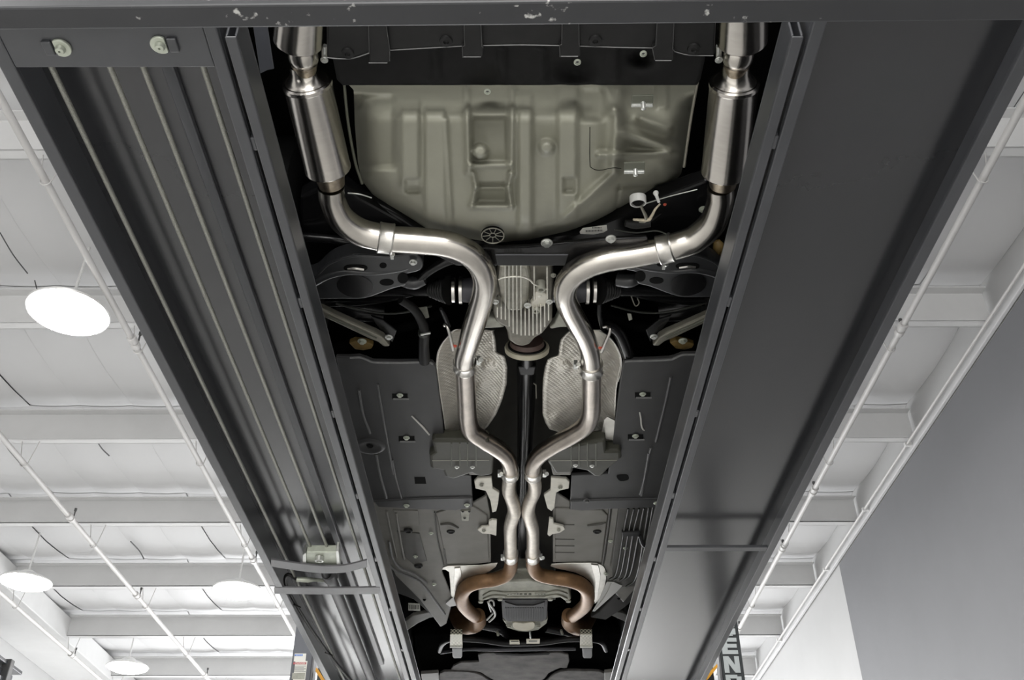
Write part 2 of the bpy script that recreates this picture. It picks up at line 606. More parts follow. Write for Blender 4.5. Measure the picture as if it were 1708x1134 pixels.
def sprinkler(X, H, y0, y1, r, label, fy):
    z = CZ + H
    t = thing('sprinkler_pipe', (X, y0, z), label, 'pipe', 'sprinkler pipes under the roof')
    auto_smooth(MB().tube([(X, y0, z), (X, y1, z)], r, 16).build('pipe_run', MT['pipe_paint'], t))
    for y in fy:
        auto_smooth(MB().lathe((X, y - 0.06, z), (0, 1, 0), [(0, r), (0.005, r * 1.45), (0.05, r * 1.5), (0.055, r * 1.25), (0.07, r * 1.25), (0.075, r * 1.5), (0.115, r * 1.45), (0.12, r)], 16).build('coupling', MT['pipe_paint'], t))
        h = MB()
        h.lathe((X + 0.02, y + 0.02, z + r), (0, 0, 1), [(0, 0.006), (0.05, 0.006), (0.05, 0.012), (0.075, 0.012)], 8)
        h.build('sprinkler_head', MT['wire_dark'], t, label='small dark sprinkler head')
    for y in pys:
        if y0 < y < y1:
            y += 0.04
            pts = []
            for k in range(13):
                a = math.pi + math.pi * k / 12
                pts.append((X + (r + 0.008) * math.cos(a), y, z + (r + 0.008) * math.sin(a)))
            pts = [(X - r - 0.05, y, ZP + 0.004)] + pts + [(X + r + 0.05, y, ZP + 0.004)]
            MB().tube(pts, 0.004, 6).build('hanger', MT['pipe_paint'], t)
    return t


sprinkler(2.535, 3.80, -2, 15.7, 0.021, 'white sprinkler pipe alone on the side of the grey wall', [2.6, 5.22, 7.55, 8.75, 11.0])
sprinkler(-2.545, 3.80, -2, 15.7, 0.021, 'white sprinkler pipe running close past the edge of the cabled runway', [2.5, 5.35, 9.0])
sprinkler(-3.97, 3.80, -2, 15.7, 0.022, 'white sprinkler pipe passing between the big round lamp and the left wall', [8.05, 9.95, 12.7])
sprinkler(-5.37, 3.80, -2, 15.7, 0.022, 'white sprinkler pipe nearest the dark machine on the left wall', [11.9])


def lamp(X, Y, label, H=3.72, s=1.0):
    z = CZ + H
    t = thing('high_bay_lamp', (X, Y, z), label, 'lamp', 'round high bay lamps')
    R = 0.25 * s
    auto_smooth(MB().lathe((X, Y, z + 0.005), (0, 0, 1), [(0, R), (0.010, R * 1.02), (0.02, R * 0.98), (0.045, R * 0.80), (0.06, R * 0.35), (0.10, R * 0.33), (0.12, R * 0.2), (0.13, 0.02)], 32).build('housing', MT['lamp_body'], t))
    auto_smooth(MB().lathe((X, Y, z + 0.01), (0, 0, -1), [(0, R * 0.96), (0.012, R * 0.94), (0.035, R * 0.72), (0.048, R * 0.4), (0.052, 0.01)], 32).build('glass', MT['lamp_glass'], t, label='glowing round glass'))
    MB().tube([(X, Y, z + 0.12), (X, Y, ZC + 0.06)], 0.010, 8).build('rod', MT['lamp_body'], t)


for (px, py, lab) in ((113, 523, 'large round lamp glowing nearest beside the cabled runway'),
                      (396, 986, 'round lamp glowing close to the edge of the cabled runway, far down the roof'),
                      (42, 972, 'round lamp at the edge of the picture between two sprinkler pipes'),
                      (212, 1114, 'round lamp lowest in the picture, left of the left post')):
    p = U(px, py, 3.72)
    lamp(p.x, p.y, lab)

# dark machine high on the left wall
p = U(20, 1120, 3.3)
mx, my, mz = XL + 0.05, p.y, p.z
t = thing('wall_heater', (XL, my, mz), 'dark grey heater with rails high on the left wall', 'heater')
MB().box(XL + 0.002, XL + 0.42, my - 0.5, my + 0.55, mz - 0.45, mz + 0.12).build('casing', MT['machine'], t, bevel=0.015)
for zz in (mz + 0.16, mz - 0.02):
    MB().box(XL + 0.3, XL + 0.46, my - 0.62, my + 0.66, zz, zz + 0.04).build('rail', MT['lift_paint'], t, bevel=0.006)
for yy in (my - 0.2, my + 0.25):
    MB().box(XL + 0.40, XL + 0.5, yy, yy + 0.09, mz - 0.03, mz + 0.22).build('clip', MT['wire_dark'], t, bevel=0.008)

# ----------------------------------------------------------------------------
# the lift
# ----------------------------------------------------------------------------
HB = 1.45                       # underside of the runway edges above the camera
Y0, Y1 = 1.075, 6.42
ZB, ZT = CZ + HB, CZ + 1.60


def runway(sx, label, deckH):
    t = thing('lift_runway', (sx * 0.72, Y0, ZB), label, 'runway', 'runways of the car lift')
    X = lambda a, b: (min(sx * a, sx * b), max(sx * a, sx * b))
    zd = CZ + deckH
    MB().box(*X(0.53, 0.935), Y0, Y1, zd, ZT).build('deck', MT['lift_deck'], t)
    m = MB()
    m.box(*X(0.913, 0.942), Y0, Y1, ZB, ZB + 0.012)
    m.box(*X(0.930, 0.942), Y0, Y1, ZB + 0.012, ZT + 0.04)
    m.build('outer_lip', MT['lift_paint'], t, bevel=0.003)
    m = MB()
    m.box(*X(0.5235, 0.548), Y0, Y1, ZB, ZB + 0.012)
    m.box(*X(0.5235, 0.532), Y0, Y1, ZB + 0.012, ZT + 0.02)
    m.build('inner_lip', MT['lift_paint'], t, bevel=0.003)
    y0 = U(400 if sx < 0 else 1318, 62, HB).y
    m = MB()
    w = 0.005
    m.box(*X(0.4930, 0.5145), y0, Y1, ZB, ZB + w)
    m.box(*X(0.4930, 0.5145), y0, Y1, ZB + 0.075, ZB + 0.08)
    m.box(*X(0.4930, 0.4930 + w), y0, Y1, ZB + w, ZB + 0.075)
    m.box(*X(0.5095, 0.5145), y0, Y1, ZB + w, ZB + 0.075)
    m.build('jack_rail', MT['lift_paint'], t, bevel=0.0025)
    for k in range(10):
        y = 1.35 + k * 0.52
        MB().box(*X(0.514, 0.524), y, y + 0.035, ZB + 0.003, ZB + 0.03).build('weld', MT['lift_paint'], t, bevel=0.003)
    return t


RL = runway(-1, 'dark grey lift runway with steel cables along its open underside', 1.56)
RR = runway(1, 'dark grey lift runway with a smooth closed plate underneath', 1.52)

# right runway: seam bar
p0, p1 = U(1100, 916, HB), U(1298, 916, HB)
MB().box(p0.x, 0.913, p0.y - 0.012, p0.y + 0.022, ZB + 0.001, ZB + 0.012).build('seam_bar', MT['lift_paint'], RR, bevel=0.002)

# left runway: cables, pulley plate, sheaves, pins
for xc, ya, yb in ((-0.868, 1.12, 6.3), (-0.758, 1.12, None), (-0.696, 1.12, None), (-0.583, 1.12, 6.3)):
    if yb is None:
        yb = U(510, 932, 1.49).y
    auto_smooth(MB().tube([(xc, ya, CZ + 1.487), (xc, yb, CZ + 1.487)], 0.0058, 10).build('cable', MT['wire_rope'], RL, label='twisted steel cable'))
ya = U(200, 113, HB).y
MB().box(-0.913, -0.548, Y0 + 0.003, ya, ZB + 0.001, ZB + 0.012).build('pulley_plate', MT['lift_paint'], RL, bevel=0.002)
for px, py, a in ((102, 79, math.pi), (268, 74, 0.0)):
    c = U(px, py, 1.449)
    r = 17 * mpp(px, py, 1.449)
    pts = []
    for k in range(41):
        q = a + math.radians(55) + math.radians(250) * k / 40
        pts.append(c + Vector((r * math.cos(q), r * math.sin(q), -0.004)))
    w = MB().prism(pts, 0.006).build('pulley_pin', MT['pale_zinc'], RL, label='pale round pin end with one flat side', bevel=0.0015)
    auto_smooth(MB().lathe(c + Vector((0, 0, -0.003)), (0, 0, -1), [(0, r * 0.52), (0.004, r * 0.5), (0.009, r * 0.4), (0.010, r * 0.12), (0.004, r * 0.1)], 20).build('pin_nut', MT['pale_zinc'], w))
    auto_smooth(MB().lathe((c.x, c.y, CZ + 1.475), (0, 0, 1), [(0, 0.047), (0.003, 0.052), (0.009, 0.046), (0.017, 0.046), (0.022, 0.052), (0.026, 0.047)], 40).build('sheave', MT['ring_cream'], RL, label='cream cable sheave'))
    sgn = -1 if a else 1
    MB().box(*sorted((c.x + sgn * r * 0.75, c.x + sgn * r * 1.7)), c.y - r * 0.8, c.y + r * 0.8, ZB - 0.006, ZB + 0.002).build('keeper', MT['lift_paint'], RL, bevel=0.002)
# added strip that imitates a dark reflection along the deck
MB().box(-0.690, -0.664, 1.15, 5.0, CZ + 1.545, CZ + 1.562).build('reflection_strip', MT['lift_paint'], RL, bevel=0.004)

# straps, yoke, hydraulic cylinder
for name, pts, hpx, H in (('strap', [(452, 939), (490, 945), (535, 950), (575, 949), (612, 940)], 12, 1.449), ('strap', [(458, 985), (520, 986), (580, 986), (634, 985)], 11, 1.449)):
    m = MB()
    s = spline(pts, 5)
    half = hpx * 0.5
    bot = [U(a[0], a[1] - half, H) for a in s] + [U(a[0], a[1] + half, H) for a in reversed(s)]
    m.prism(bot, 0.007).build(name, MT['cylinder_paint'], RL, bevel=0.0015)
yo = plate('cable_yoke', [(511, 921), (562, 921), (566, 945), (508, 945)], 1.462, 0.03, MT['pale_zinc'], RL, 0.003, label='pale zinc block that gathers two cables')
c = U(533, 929, 1.460)
auto_smooth(MB().lathe(c, (0, 0, -1), [(0, 0.017), (0.016, 0.016), (0.018, 0.010), (0.010, 0.009)], 18).build('yoke_pin', MT['zinc'], yo))
for a, b in ((514, 906), (557, 906)):
    pass
plate('yoke_side', [(505, 926), (510, 922), (511, 950), (504, 950)], 1.455, 0.04, MT['zinc'], RL, 0.002)
plate('yoke_side', [(560, 920), (565, 920), (568, 950), (562, 950)], 1.455, 0.04, MT['zinc'], RL, 0.002)
c0 = U(548, 955, 1.505)
auto_smooth(MB().tube([(c0.x, c0.y, CZ + 1.505), (c0.x, c0.y + 0.05, CZ + 1.505), (c0.x, c0.y + 0.05, CZ + 1.505), (c0.x, 6.35, CZ + 1.505)], [0.03, 0.03, 0.023, 0.023], 20).build('hydraulic_cylinder', MT['cylinder_paint'], RL))
pxtube('rod_end', [(541, 947, 15, 1.49), (546, 962, 15, 1.50)], MT['rubber'], RL, per=2)
pxtube('hose_fitting', [(495, 966, 8, 1.475), (515, 967, 9, 1.475), (523, 967, 6, 1.48), (540, 968, 6, 1.49)], MT['pale_zinc'], RL, per=2, label='pale hose fitting')
pxtube('hose', [(497, 967, 6, 1.48), (480, 958, 6, 1.49), (476, 972, 6, 1.49), (492, 1005, 5, 1.48), (520, 1050, 5, 1.475), (556, 1100, 5, 1.475), (600, 1152, 5, 1.475)], MT['rubber'], RL, n=8, label='thin black hose tied along the lip')
for a, b in ((495, 1010), (548, 1090)):
    pxtube('cable_tie', [(a - 5, b - 2, 3, 1.47), (a + 6, b + 3, 3, 1.47)], MT['rubber'], RL, per=1, n=8)

# crossbeams
t = thing('lift_crossbeam', (0, 1.05, CZ + 1.40), 'dark grey chipped crossbeam along the top of the picture', 'beam')
a, b = U(0, 51, 1.40), U(1708, 35, 1.40)
a2, b2 = U(0, 13, 1.40), U(1708, -7, 1.40)
ext = lambda p, q, k: p + (p - q) * k
pts = [ext(a, b, 0.25), ext(b, a, 0.25), ext(b2, a2, 0.25), ext(a2, b2, 0.25)]
MB().prism(pts, 0.049).build('beam_body', MT['lift_beam'], t, bevel=0.004)
xbeam = t = thing('lift_crossbeam', (0, 6.3, CZ + 1.25), 'far crossbeam carrying the runways between the two lettered posts', 'beam')
MB().box(-0.97, 0.97, 6.22, 6.40, CZ + 1.22, ZB - 0.001).build('beam_body', MT['lift_paint'], t, bevel=0.006)

# posts
YP = 6.30


def VP(px, py, Y):
    d = fw * F + rt * (px - 854.0) - up * (py - 567.0)
    return CAM + d * (Y / d.y)


LET = {
    'B': [(0, 0, .3, 1), (.25, 0, .8, .22), (.25, .39, .8, .61), (.25, .78, .8, 1), (.68, .08, 1, .46), (.68, .54, .97, .92)],
    'E': [(0, 0, .36, 1), (.3, 0, 1, .24), (.3, .39, .96, .62), (.3, .76, 1, 1)],
    'D': [(0, 0, .3, 1), (.25, 0, .75, .22), (.25, .78, .75, 1), (.68, .1, 1, .9)],
    'P': [(0, 0, .3, 1), (.25, .36, .8, .56), (.25, .8, .8, 1), (.68, .42, 1, .94)],
}


def letter(ch, x0, z0, w, h, y, parent):
    m = MB()
    if ch in LET:
        for i, (a, b, c, d) in enumerate(LET[ch]):
            m.box(x0 + a * w, x0 + c * w, y - 0.003 - 0.0004 * i, y, z0 + b * h, z0 + d * h)
    else:
        if ch == 'N':
            ps = [[(0, 0), (.3, 0), (.3, 1), (0, 1)], [(.7, 0), (1, 0), (1, 1), (.7, 1)], [(0, 1), (.34, 1), (1, 0), (.66, 0)]]
        elif ch == 'A':
            ps = [[(0, 0), (.3, 0), (.64, 1), (.36, 1)], [(.7, 0), (1, 0), (.64, 1), (.36, 1)], [(.2, .2), (.8, .2), (.74, .4), (.26, .4)]]
        else:
            ps = [[(0, 0), (.3, 0), (.3, 1), (0, 1)], [(.25, .4), (.45, .65), (1, 1), (.62, 1)], [(.3, .45), (.62, 0), (1, 0), (.5, .62)]]
        for i, q in enumerate(ps):
            m.add([(x0 + a * w, yy, z0 + b * h) for yy in (y - 0.003 - 0.0004 * i, y) for a, b in q], [(0, 1, 2, 3), (4, 5, 6, 7), (0, 1, 5, 4), (1, 2, 6, 5), (2, 3, 7, 6), (3, 0, 4, 7)])
    return m.build('letter', MT['letter'], parent)


# right post with the stacked maker's letters
pr = thing('lift_post', (1.37, YP, 0), 'dark lift post on the right with tall grey stacked letters', 'post', 'posts of the car lift')
xa, xb = VP(1206, 1134, YP).x, VP(1243, 1134, YP).x
MB().box(xa, xb, YP, YP + 0.16, 0, CZ + 2.32).build('column', MT['post_band'], pr, bevel=0.004)
MB().box(xa - 0.012, xa - 0.001, YP - 0.004, YP + 0.02, 0, CZ + 2.32).build('edge_strip', MT['cylinder_paint'], pr)
MB().box(xa - 0.012, xb + 0.10, YP - 0.05, YP + 0.24, 0, 0.015).build('base_plate', MT['post_paint'], pr)
zE0, zE1 = VP(1215, 1091, YP).z, VP(1215, 1064, YP).z
zN0 = VP(1215, 1122, YP).z
pitch = zE0 - zN0
hh = zE1 - zE0
for i, ch in enumerate('BENDPAK'):
    letter(ch, xa + 0.018, zE0 - (i - 1) * pitch, (xb - xa) - 0.04, hh, YP, pr)

pl = thing('lift_post', (-1.37, YP, 0), 'grey lift post on the left with notice and danger labels', 'post', 'posts of the car lift')
ya_, yb_ = VP(482.5, 1134, YP).x, VP(517, 1134, YP).x
MB().box(ya_, yb_, YP, YP + 0.16, 0, CZ + 2.32).build('column', MT['post_paint'], pl, bevel=0.004)
MB().box(yb_ + 0.001, yb_ + 0.012, YP - 0.004, YP + 0.02, 0, CZ + 2.32).build('edge_strip', MT['cylinder_paint'], pl)
MB().box(ya_ - 0.10, yb_ + 0.012, YP - 0.05, YP + 0.24, 0, 0.015).build('base_plate', MT['post_paint'], pl)


def vrect(x0, y0, x1, y1, Y, t=0.002):
    a, b = VP(x0, y1, Y), VP(x1, y0, Y)
    return MB().box(a.x, b.x, Y - t, Y, min(a.z, b.z), max(a.z, b.z))


def text(txt, px0, py0, px1, py1, Y, m, parent):
    cu = bpy.data.curves.new('t', 'FONT')
    cu.body = txt
    cu.size = 1
    cu.offset = 0.012
    tmp = bpy.data.objects.new('t', cu)
    COL.objects.link(tmp)
    dg = bpy.context.evaluated_depsgraph_get()
    me = bpy.data.meshes.new_from_object(tmp.evaluated_get(dg))
    bpy.data.objects.remove(tmp)
    v = np.array([q.co[:] for q in me.vertices])
    lo, hi = v.min(0), v.max(0)
    a, b = VP(px0, py1, Y), VP(px1, py0, Y)
    for q in me.vertices:
        q.co = (a.x + (q.co.x - lo[0]) / (hi[0] - lo[0]) * (b.x - a.x), Y, a.z + (q.co.y - lo[1]) / (hi[1] - lo[1]) * (b.z - a.z))
    me.materials.clear()
    me.materials.append(m)
    return link(bpy.data.objects.new('label_print', me), parent)


l1 = vrect(490, 1090, 511, 1103, YP).build('notice_label', MT['label'], pl, label='white label with a blue notice heading')
vrect(491.5, 1091, 505, 1094, YP - 0.0021, 0.0006).build('heading', MT['blue_ink'], l1)
text('NOTICE', 493, 1091.6, 503.5, 1093.4, YP - 0.003, MT['label'], l1)
l2 = vrect(485.5, 1102.5, 513, 1160, YP, 0.003).build('danger_label', MT['label'], pl, label='white label with a red danger heading')
vrect(489, 1104.5, 511, 1108, YP - 0.0031, 0.0006).build('heading', MT['red_ink'], l2)
text('! DANGER', 490, 1105, 510, 1107.5, YP - 0.004, MT['label'], l2)
for k in range(5):
    vrect(489.5, 1110.5 + k * 2.2, 510 - (k % 2) * 3, 1111.2 + k * 2.2, YP - 0.0031, 0.0005).build('small_print', MT['wire_dark'], l2)
vrect(486.5, 1122, 509, 1132.5, YP - 0.0031, 0.0006).build('picture_panel', MT['alu_dull'], l2)

# carriages with yellow corner covers at the far end of the runways
for s, post, ex in ((-1, pl, [(519, 1112), (530, 1113)]), (1, pr, [(1189, 1095), (1204, 1095)])):
    x0, x1 = (-1.26, -0.972) if s < 0 else (0.972, 1.26)
    zt = VP(525, 1112, YP).z if s < 0 else VP(1200, 1105, YP).z
    MB().box(x0, x1, YP + 0.02, YP + 0.15, CZ + 1.2, zt).build('carriage', MT['post_band'], xbeam, bevel=0.004)
    if s < 0:
        tri = [(527, 1113), (530, 1115), (543, 1136), (537, 1136), (526, 1119)]
    else:
        tri = [(1196, 1107), (1197, 1112), (1183, 1130), (1177, 1136), (1184, 1120)]
    v = [VP(a, b, YP + 0.0) for a, b in tri]
    n = len(v)
    vs = v + [p + Vector((0, 0.019, 0)) for p in v]
    mk('corner_cover', vs, [tuple(range(n)), tuple(range(n, 2 * n))] + [(i, (i + 1) % n, n + (i + 1) % n, n + i) for i in range(n)], MT['yellow'], xbeam, label='yellow corner cover')

# ----------------------------------------------------------------------------
# the car
# ----------------------------------------------------------------------------
car = thing('car', (0, 3.7, ZT), 'dark car raised on the lift, seen from underneath with twin steel exhausts', 'car')
SHELL_Z = CZ + 2.16

# body shell and wheels (above and beside what the runways hide)
prof = [(1.0, 1.86, 0.80), (1.15, 1.80, 0.90), (1.9, 1.79, 0.93), (3.7, 1.79, 0.94), (5.6, 1.79, 0.93), (6.25, 1.80, 0.86), (6.5, 1.86, 0.62)]
tops = [2.45, 2.62, 2.70, 2.72, 2.62, 2.50, 2.40]
vs, fs = [], []
for (y, h, w), tp in zip(prof, tops):
    for x, z in ((-w + 0.06, h), (-w, h + 0.08), (-w, tp - 0.12), (-w + 0.08, tp), (w - 0.08, tp), (w, tp - 0.12), (w, h + 0.08), (w - 0.06, h)):
        vs.append((x, y, CZ + z))
n = 8
for i in range(len(prof) - 1):
    for k in range(n - 1):
        fs.append((i * n + k, i * n + k + 1, (i + 1) * n + k + 1, (i + 1) * n + k))
fs += [tuple(range(n)), tuple(range((len(prof) - 1) * n, len(prof) * n))]
mk('body_shell', vs, fs, MT['car_paint'], car, bevel=0.02)
vs = []
cab = [(1.7, 2.66, 0.78), (2.5, 3.0, 0.62), (3.9, 3.02, 0.62), (4.9, 2.66, 0.76)]
fs = []
for y, h, w in cab:
    for x, z in ((-w - 0.08, 2.64), (-w, h - 0.03), (-w + 0.1, h), (w - 0.1, h), (w, h - 0.03), (w + 0.08, 2.64)):
        vs.append((x, y, CZ + z))
for i in range(3):
    for k in range(5):
        fs.append((i * 6 + k, i * 6 + k + 1, (i + 1) * 6 + k + 1, (i + 1) * 6 + k))
fs += [tuple(range(6)), tuple(range(18, 24))]
mk('cabin', vs, fs, MT['gloss_black'], car, bevel=0.02)
MB().box(-0.86, 0.86, 1.1, 6.4, SHELL_Z, SHELL_Z + 0.02).build('underbody', MT['dark'], car)
for sx in (-1, 1):
    MB().box(*sorted((sx * 0.86, sx * 0.885)), 2.75, 5.0, CZ + 1.80, SHELL_Z).build('sill', MT['dark'], car)
for y in (2.25, 5.42):
    for sx in (-1, 1):
        c = (sx * 0.60, y, ZT + 0.3375)
        w = auto_smooth(MB().lathe(c, (sx, 0, 0), [(0.0, 0.22), (0.0, 0.30), (0.02, 0.33), (0.05, 0.337), (0.19, 0.337), (0.22, 0.33), (0.24, 0.30), (0.24, 0.22)], 40).build('wheel', MT['rubber'], car))
        m = MB().lathe(c, (sx, 0, 0), [(0.01, 0.05), (0.01, 0.225), (0.03, 0.225), (0.18, 0.21), (0.2, 0.05)], 32)
        auto_smooth(m.build('rim', MT['machine'], w))

# --- rear undertray with lips ---
tray = [(545, 20), (545, 96), (567, 98), (590, 97), (617, 88), (650, 84), (700, 81), (770, 77), (806, 76), (870, 75), (934, 76), (1000, 78), (1060, 80), (1125, 86), (1150, 92), (1192, 93), (1195, 20)]
tr = plate('rear_undertray', tray, 1.70, 0.02, MT['black_plastic'], car, 0.004, label='black plastic tray under the rear bumper')
for poly in ([(614, 20), (641, 20), (650, 82), (650, 102), (644, 106), (616, 106), (616, 88)], [(774, 20), (801, 20), (804, 78), (806, 80), (806, 92), (802, 96), (772, 96), (771, 78), (775, 76)],
             [(938, 20), (965, 20), (966, 76), (968, 78), (968, 93), (964, 95), (934, 95), (933, 76), (937, 74)], [(1097, 20), (1125, 20), (1122, 82), (1125, 85), (1124, 100), (1120, 102), (1092, 100), (1088, 80), (1094, 76)]):
    rb = plate('tray_rib', poly, 1.688, 0.03, MT['black_plastic'], tr, 0.002)
    for q in (poly[1:4], [poly[0]] + poly[:5:-1][:3]):
        pxtube('rib_edge', [(a, b, 1.3, 1.6885) for a, b in q], MT['tray_mid'], rb, per=1, n=6)
pts = [(567, 98, 1.4, 1.699), (592, 97, 1.4, 1.699), (617, 88, 1.4, 1.699)]
pxtube('tray_edge', [(a, b, 2.2, 1.70) for a, b in tray[1:4]] + [(617, 88, 2.2, 1.70)], MT['tray_line'], tr, per=3, n=6)
pxtube('tray_edge', [(a, b, 1.8, 1.70) for a, b in ((650, 84), (700, 81), (770, 77))], MT['tray_line'], tr, per=3, n=6)
pxtube('tray_edge', [(a, b, 1.8, 1.70) for a, b in ((806, 76), (870, 75), (934, 76))], MT['tray_line'], tr, per=3, n=6)
pxtube('tray_edge', [(a, b, 1.8, 1.70) for a, b in ((968, 77), (1030, 79), (1088, 80))], MT['tray_line'], tr, per=3, n=6)
pxtube('tray_edge', [(a, b, 1.8, 1.70) for a, b in ((1125, 86), (1150, 92), (1190, 93))], MT['tray_line'], tr, per=3, n=6)
for a, b in ((580, 88), (744, 68), (993, 67), (1157, 81)):
    auto_smooth(MB().lathe(U(a, b, 1.70), (0, 0, -1), [(0, 0.014), (0.004, 0.013), (0.005, 0.006), (0.002, 0.005)], 16).build('push_clip', MT['rubber'], tr))
for xs, e in (((613, 650), 105), ((771, 806), 95), ((934, 968), 94), ((1091, 1124), 101)):
    pxtube('rib_edge', [(xs[0] + 2, e, 1.8, 1.688), (xs[1] - 4, e, 1.8, 1.688)], MT['tray_line'], tr, per=1, n=6)

# --- valance between the tray and the spare wheel well ---
def val_h(x, y, t, s):
    h = 1.745 + 0.005 * s
    for bx, by, r in ((960, 118, 30), (1070, 96, 18), (815, 140, 32)):
        d = math.hypot(x - bx, (y - by) * 1.3)
        h += 0.055 * math.exp(-(d / r) ** 2)
    for bx in (727, 838, 903, 1025):
        h -= 0.020 * math.exp(-((x - bx) / 4) ** 2) * (1 if 82 < y < 132 else 0.3)
    return h


va = rows_surface('rear_valance', interp_rows([(60, 550, 1180), (100, 556, 1175), (132, 562, 1168), (141, 572, 1162)], 26), val_h, MT['soft_black'], car, 90, 0.004)
for a, b in ((813, 152), (963, 103), (1073, 89)):
    w = auto_smooth(MB().lathe(U(a, b, 1.735), (0, 0, -1), [(0, 0.0078), (0.003, 0.0078), (0.004, 0.005), (0.002, 0.0045)], 18).build('washer', MT['pale_zinc'], va, label='pale washer'))
    bolt(a, b, 1.733, 5, w, 'wire_dark', 'stud')

# --- spare wheel well (khaki) ---
L = [(118, 566), (140, 580), (150, 590), (210, 592), (270, 597), (300, 603), (325, 622), (345, 648), (365, 680), (380, 705), (392, 735), (401, 775), (408, 810), (410, 824)]
R = [(118, 1166), (140, 1162), (200, 1152), (260, 1143), (290, 1136), (305, 1124), (318, 1102), (332, 1082), (345, 1060), (360, 1022), (375, 985), (390, 945), (401, 900), (408, 850), (410, 832)]
OUT = L + R[::-1]
OA = np.array([(p[1], p[0]) for p in OUT], float)
OB = np.roll(OA, -1, axis=0)


def edge_dist(x, y):
    d = OB - OA
    p = np.array((x, y))
    t = np.clip(((p - OA) * d).sum(1) / ((d * d).sum(1) + 1e-9), 0, 1)
    q = OA + d * t[:, None] - p
    return float(np.sqrt((q * q).sum(1).min()))


def seg_ridge(x, y, x0, y0, x1, y1, w):
    dx, dy = x1 - x0, y1 - y0
    t = min(1, max(0, ((x - x0) * dx + (y - y0) * dy) / (dx * dx + dy * dy)))
    d = math.hypot(x - x0 - dx * t, y - y0 - dy * t)
    return math.exp(-(d / w) ** 2)


def sst(a, b, v):
    t = min(1, max(0, (v - a) / (b - a)))
    return t * t * (3 - 2 * t)


def pad(x, y, x0, x1, y0, y1, e):
    return sst(x0 - e, x0 + e, x) * (1 - sst(x1 - e, x1 + e, x)) * sst(y0 - e, y0 + e, y) * (1 - sst(y1 - e, y1 + e, y))


def well_h(x, y, t, s):
    h = 1.725 + 0.00002 * abs(x - 840)
    h += 0.17 * math.exp(-(edge_dist(x, y) / 17) ** 1.3) * sst(150, 185, y)
    h += 0.20 * (1 - sst(130, 210, y)) ** 1.4
    h += 0.08 * sst(985, 1070, x)
    h0 = h
    # recessed pad at the left, raised band beside it
    h += 0.020 * pad(x, y, 598, 658, 160, 280, 7)
    h -= 0.014 * pad(x, y, 668, 700, 165, 312, 6)
    h -= 0.012 * pad(x, y, 708, 742 + (y - 200) * 0.02, 180, 395, 5)
    h -= 0.010 * seg_ridge(x, y, 744, 200, 753, 378, 3.5)
    h += 0.014 * pad(x, y, 676, 700, 298, 322, 4)
    # pressed centre channel with cross bars
    h -= 0.018 * seg_ridge(x, y, 778, 150, 782, 285, 6)
    h -= 0.020 * seg_ridge(x, y, 855, 150, 854, 290, 6)
    h += 0.030 * pad(x, y, 786, 846, 196, 272, 5) * (0.35 + 0.65 * sst(270, 200, y) if y < 270 else 0.35)
    h -= 0.016 * seg_ridge(x, y, 786, 276, 850, 275, 4.5)
    h -= 0.016 * seg_ridge(x, y, 790, 290, 794, 312, 4)
    h -= 0.016 * seg_ridge(x, y, 852, 290, 848, 312, 4)
    h -= 0.016 * seg_ridge(x, y, 794, 312, 787, 343, 4)
    h -= 0.016 * seg_ridge(x, y, 848, 312, 853, 343, 4)
    h -= 0.018 * seg_ridge(x, y, 786, 345, 854, 345, 4)
    h += 0.018 * pad(x, y, 798, 846, 304, 311, 2)
    h += 0.016 * pad(x, y, 795, 846, 313, 339, 5)
    h -= 0.042 * sst(16, 7, math.hypot(x - 801, y - 253))
    # right of the centre
    h -= 0.040 * sst(16, 7, math.hypot(x - 912, (y - 246)))
    h -= 0.016 * pad(x, y, 864, 888, 155, 400, 6)
    h -= 0.014 * pad(x, y, 930, 963, 140, 372, 6)
    h += 0.014 * pad(x, y, 940, 960, 296, 322, 4)
    h += 0.016 * pad(x, y, 968, 1006, 150, 200, 8)
    # tank side: ribs
    h -= 0.034 * seg_ridge(x, y, 1014, 150, 1022, 180, 10)
    h -= 0.032 * seg_ridge(x, y, 1032, 150, 1025, 275, 10)
    h -= 0.030 * seg_ridge(x, y, 1042, 222, 1132, 254, 9)
    h -= 0.026 * seg_ridge(x, y, 1000, 259, 1116, 255, 5)
    h -= 0.026 * seg_ridge(x, y, 1070, 197, 1114, 214, 8)
    h -= 0.020 * seg_ridge(x, y, 1026, 288, 945, 362, 7)
    h += 0.012 * seg_ridge(x, y, 1034, 312, 1098, 308, 4)
    h += 0.012 * seg_ridge(x, y, 1100, 308, 1118, 316, 4)
    h += 0.010 * seg_ridge(x, y, 1032, 312, 1028, 350, 3)
    h -= 0.010 * pad(x, y, 1094, 1114, 135, 182, 5)
    return h0 + (h - h0) * 1.45


ys = list(np.linspace(128, 396, 118)) + [398, 400, 402, 404, 406, 407.5, 408.7, 409.6]
rows = [(y, float(np.interp(y, [p[0] for p in L], [p[1] for p in L])), float(np.interp(y, [p[0] for p in R], [p[1] for p in R]))) for y in ys]
well = rows_surface('spare_wheel_well', rows, well_h, MT['khaki'], car, 210, 0.0, label='khaki primed pressed spare wheel well')
pxtube('seam', [(984, 212, 1.3, 1.722), (984, 270, 1.3, 1.722), (987, 280, 1.3, 1.722), (1000, 284, 1.3, 1.722), (1022, 280, 1.3, 1.70), (1036, 281, 1.3, 1.715)], MT['ink'], well, n=6)

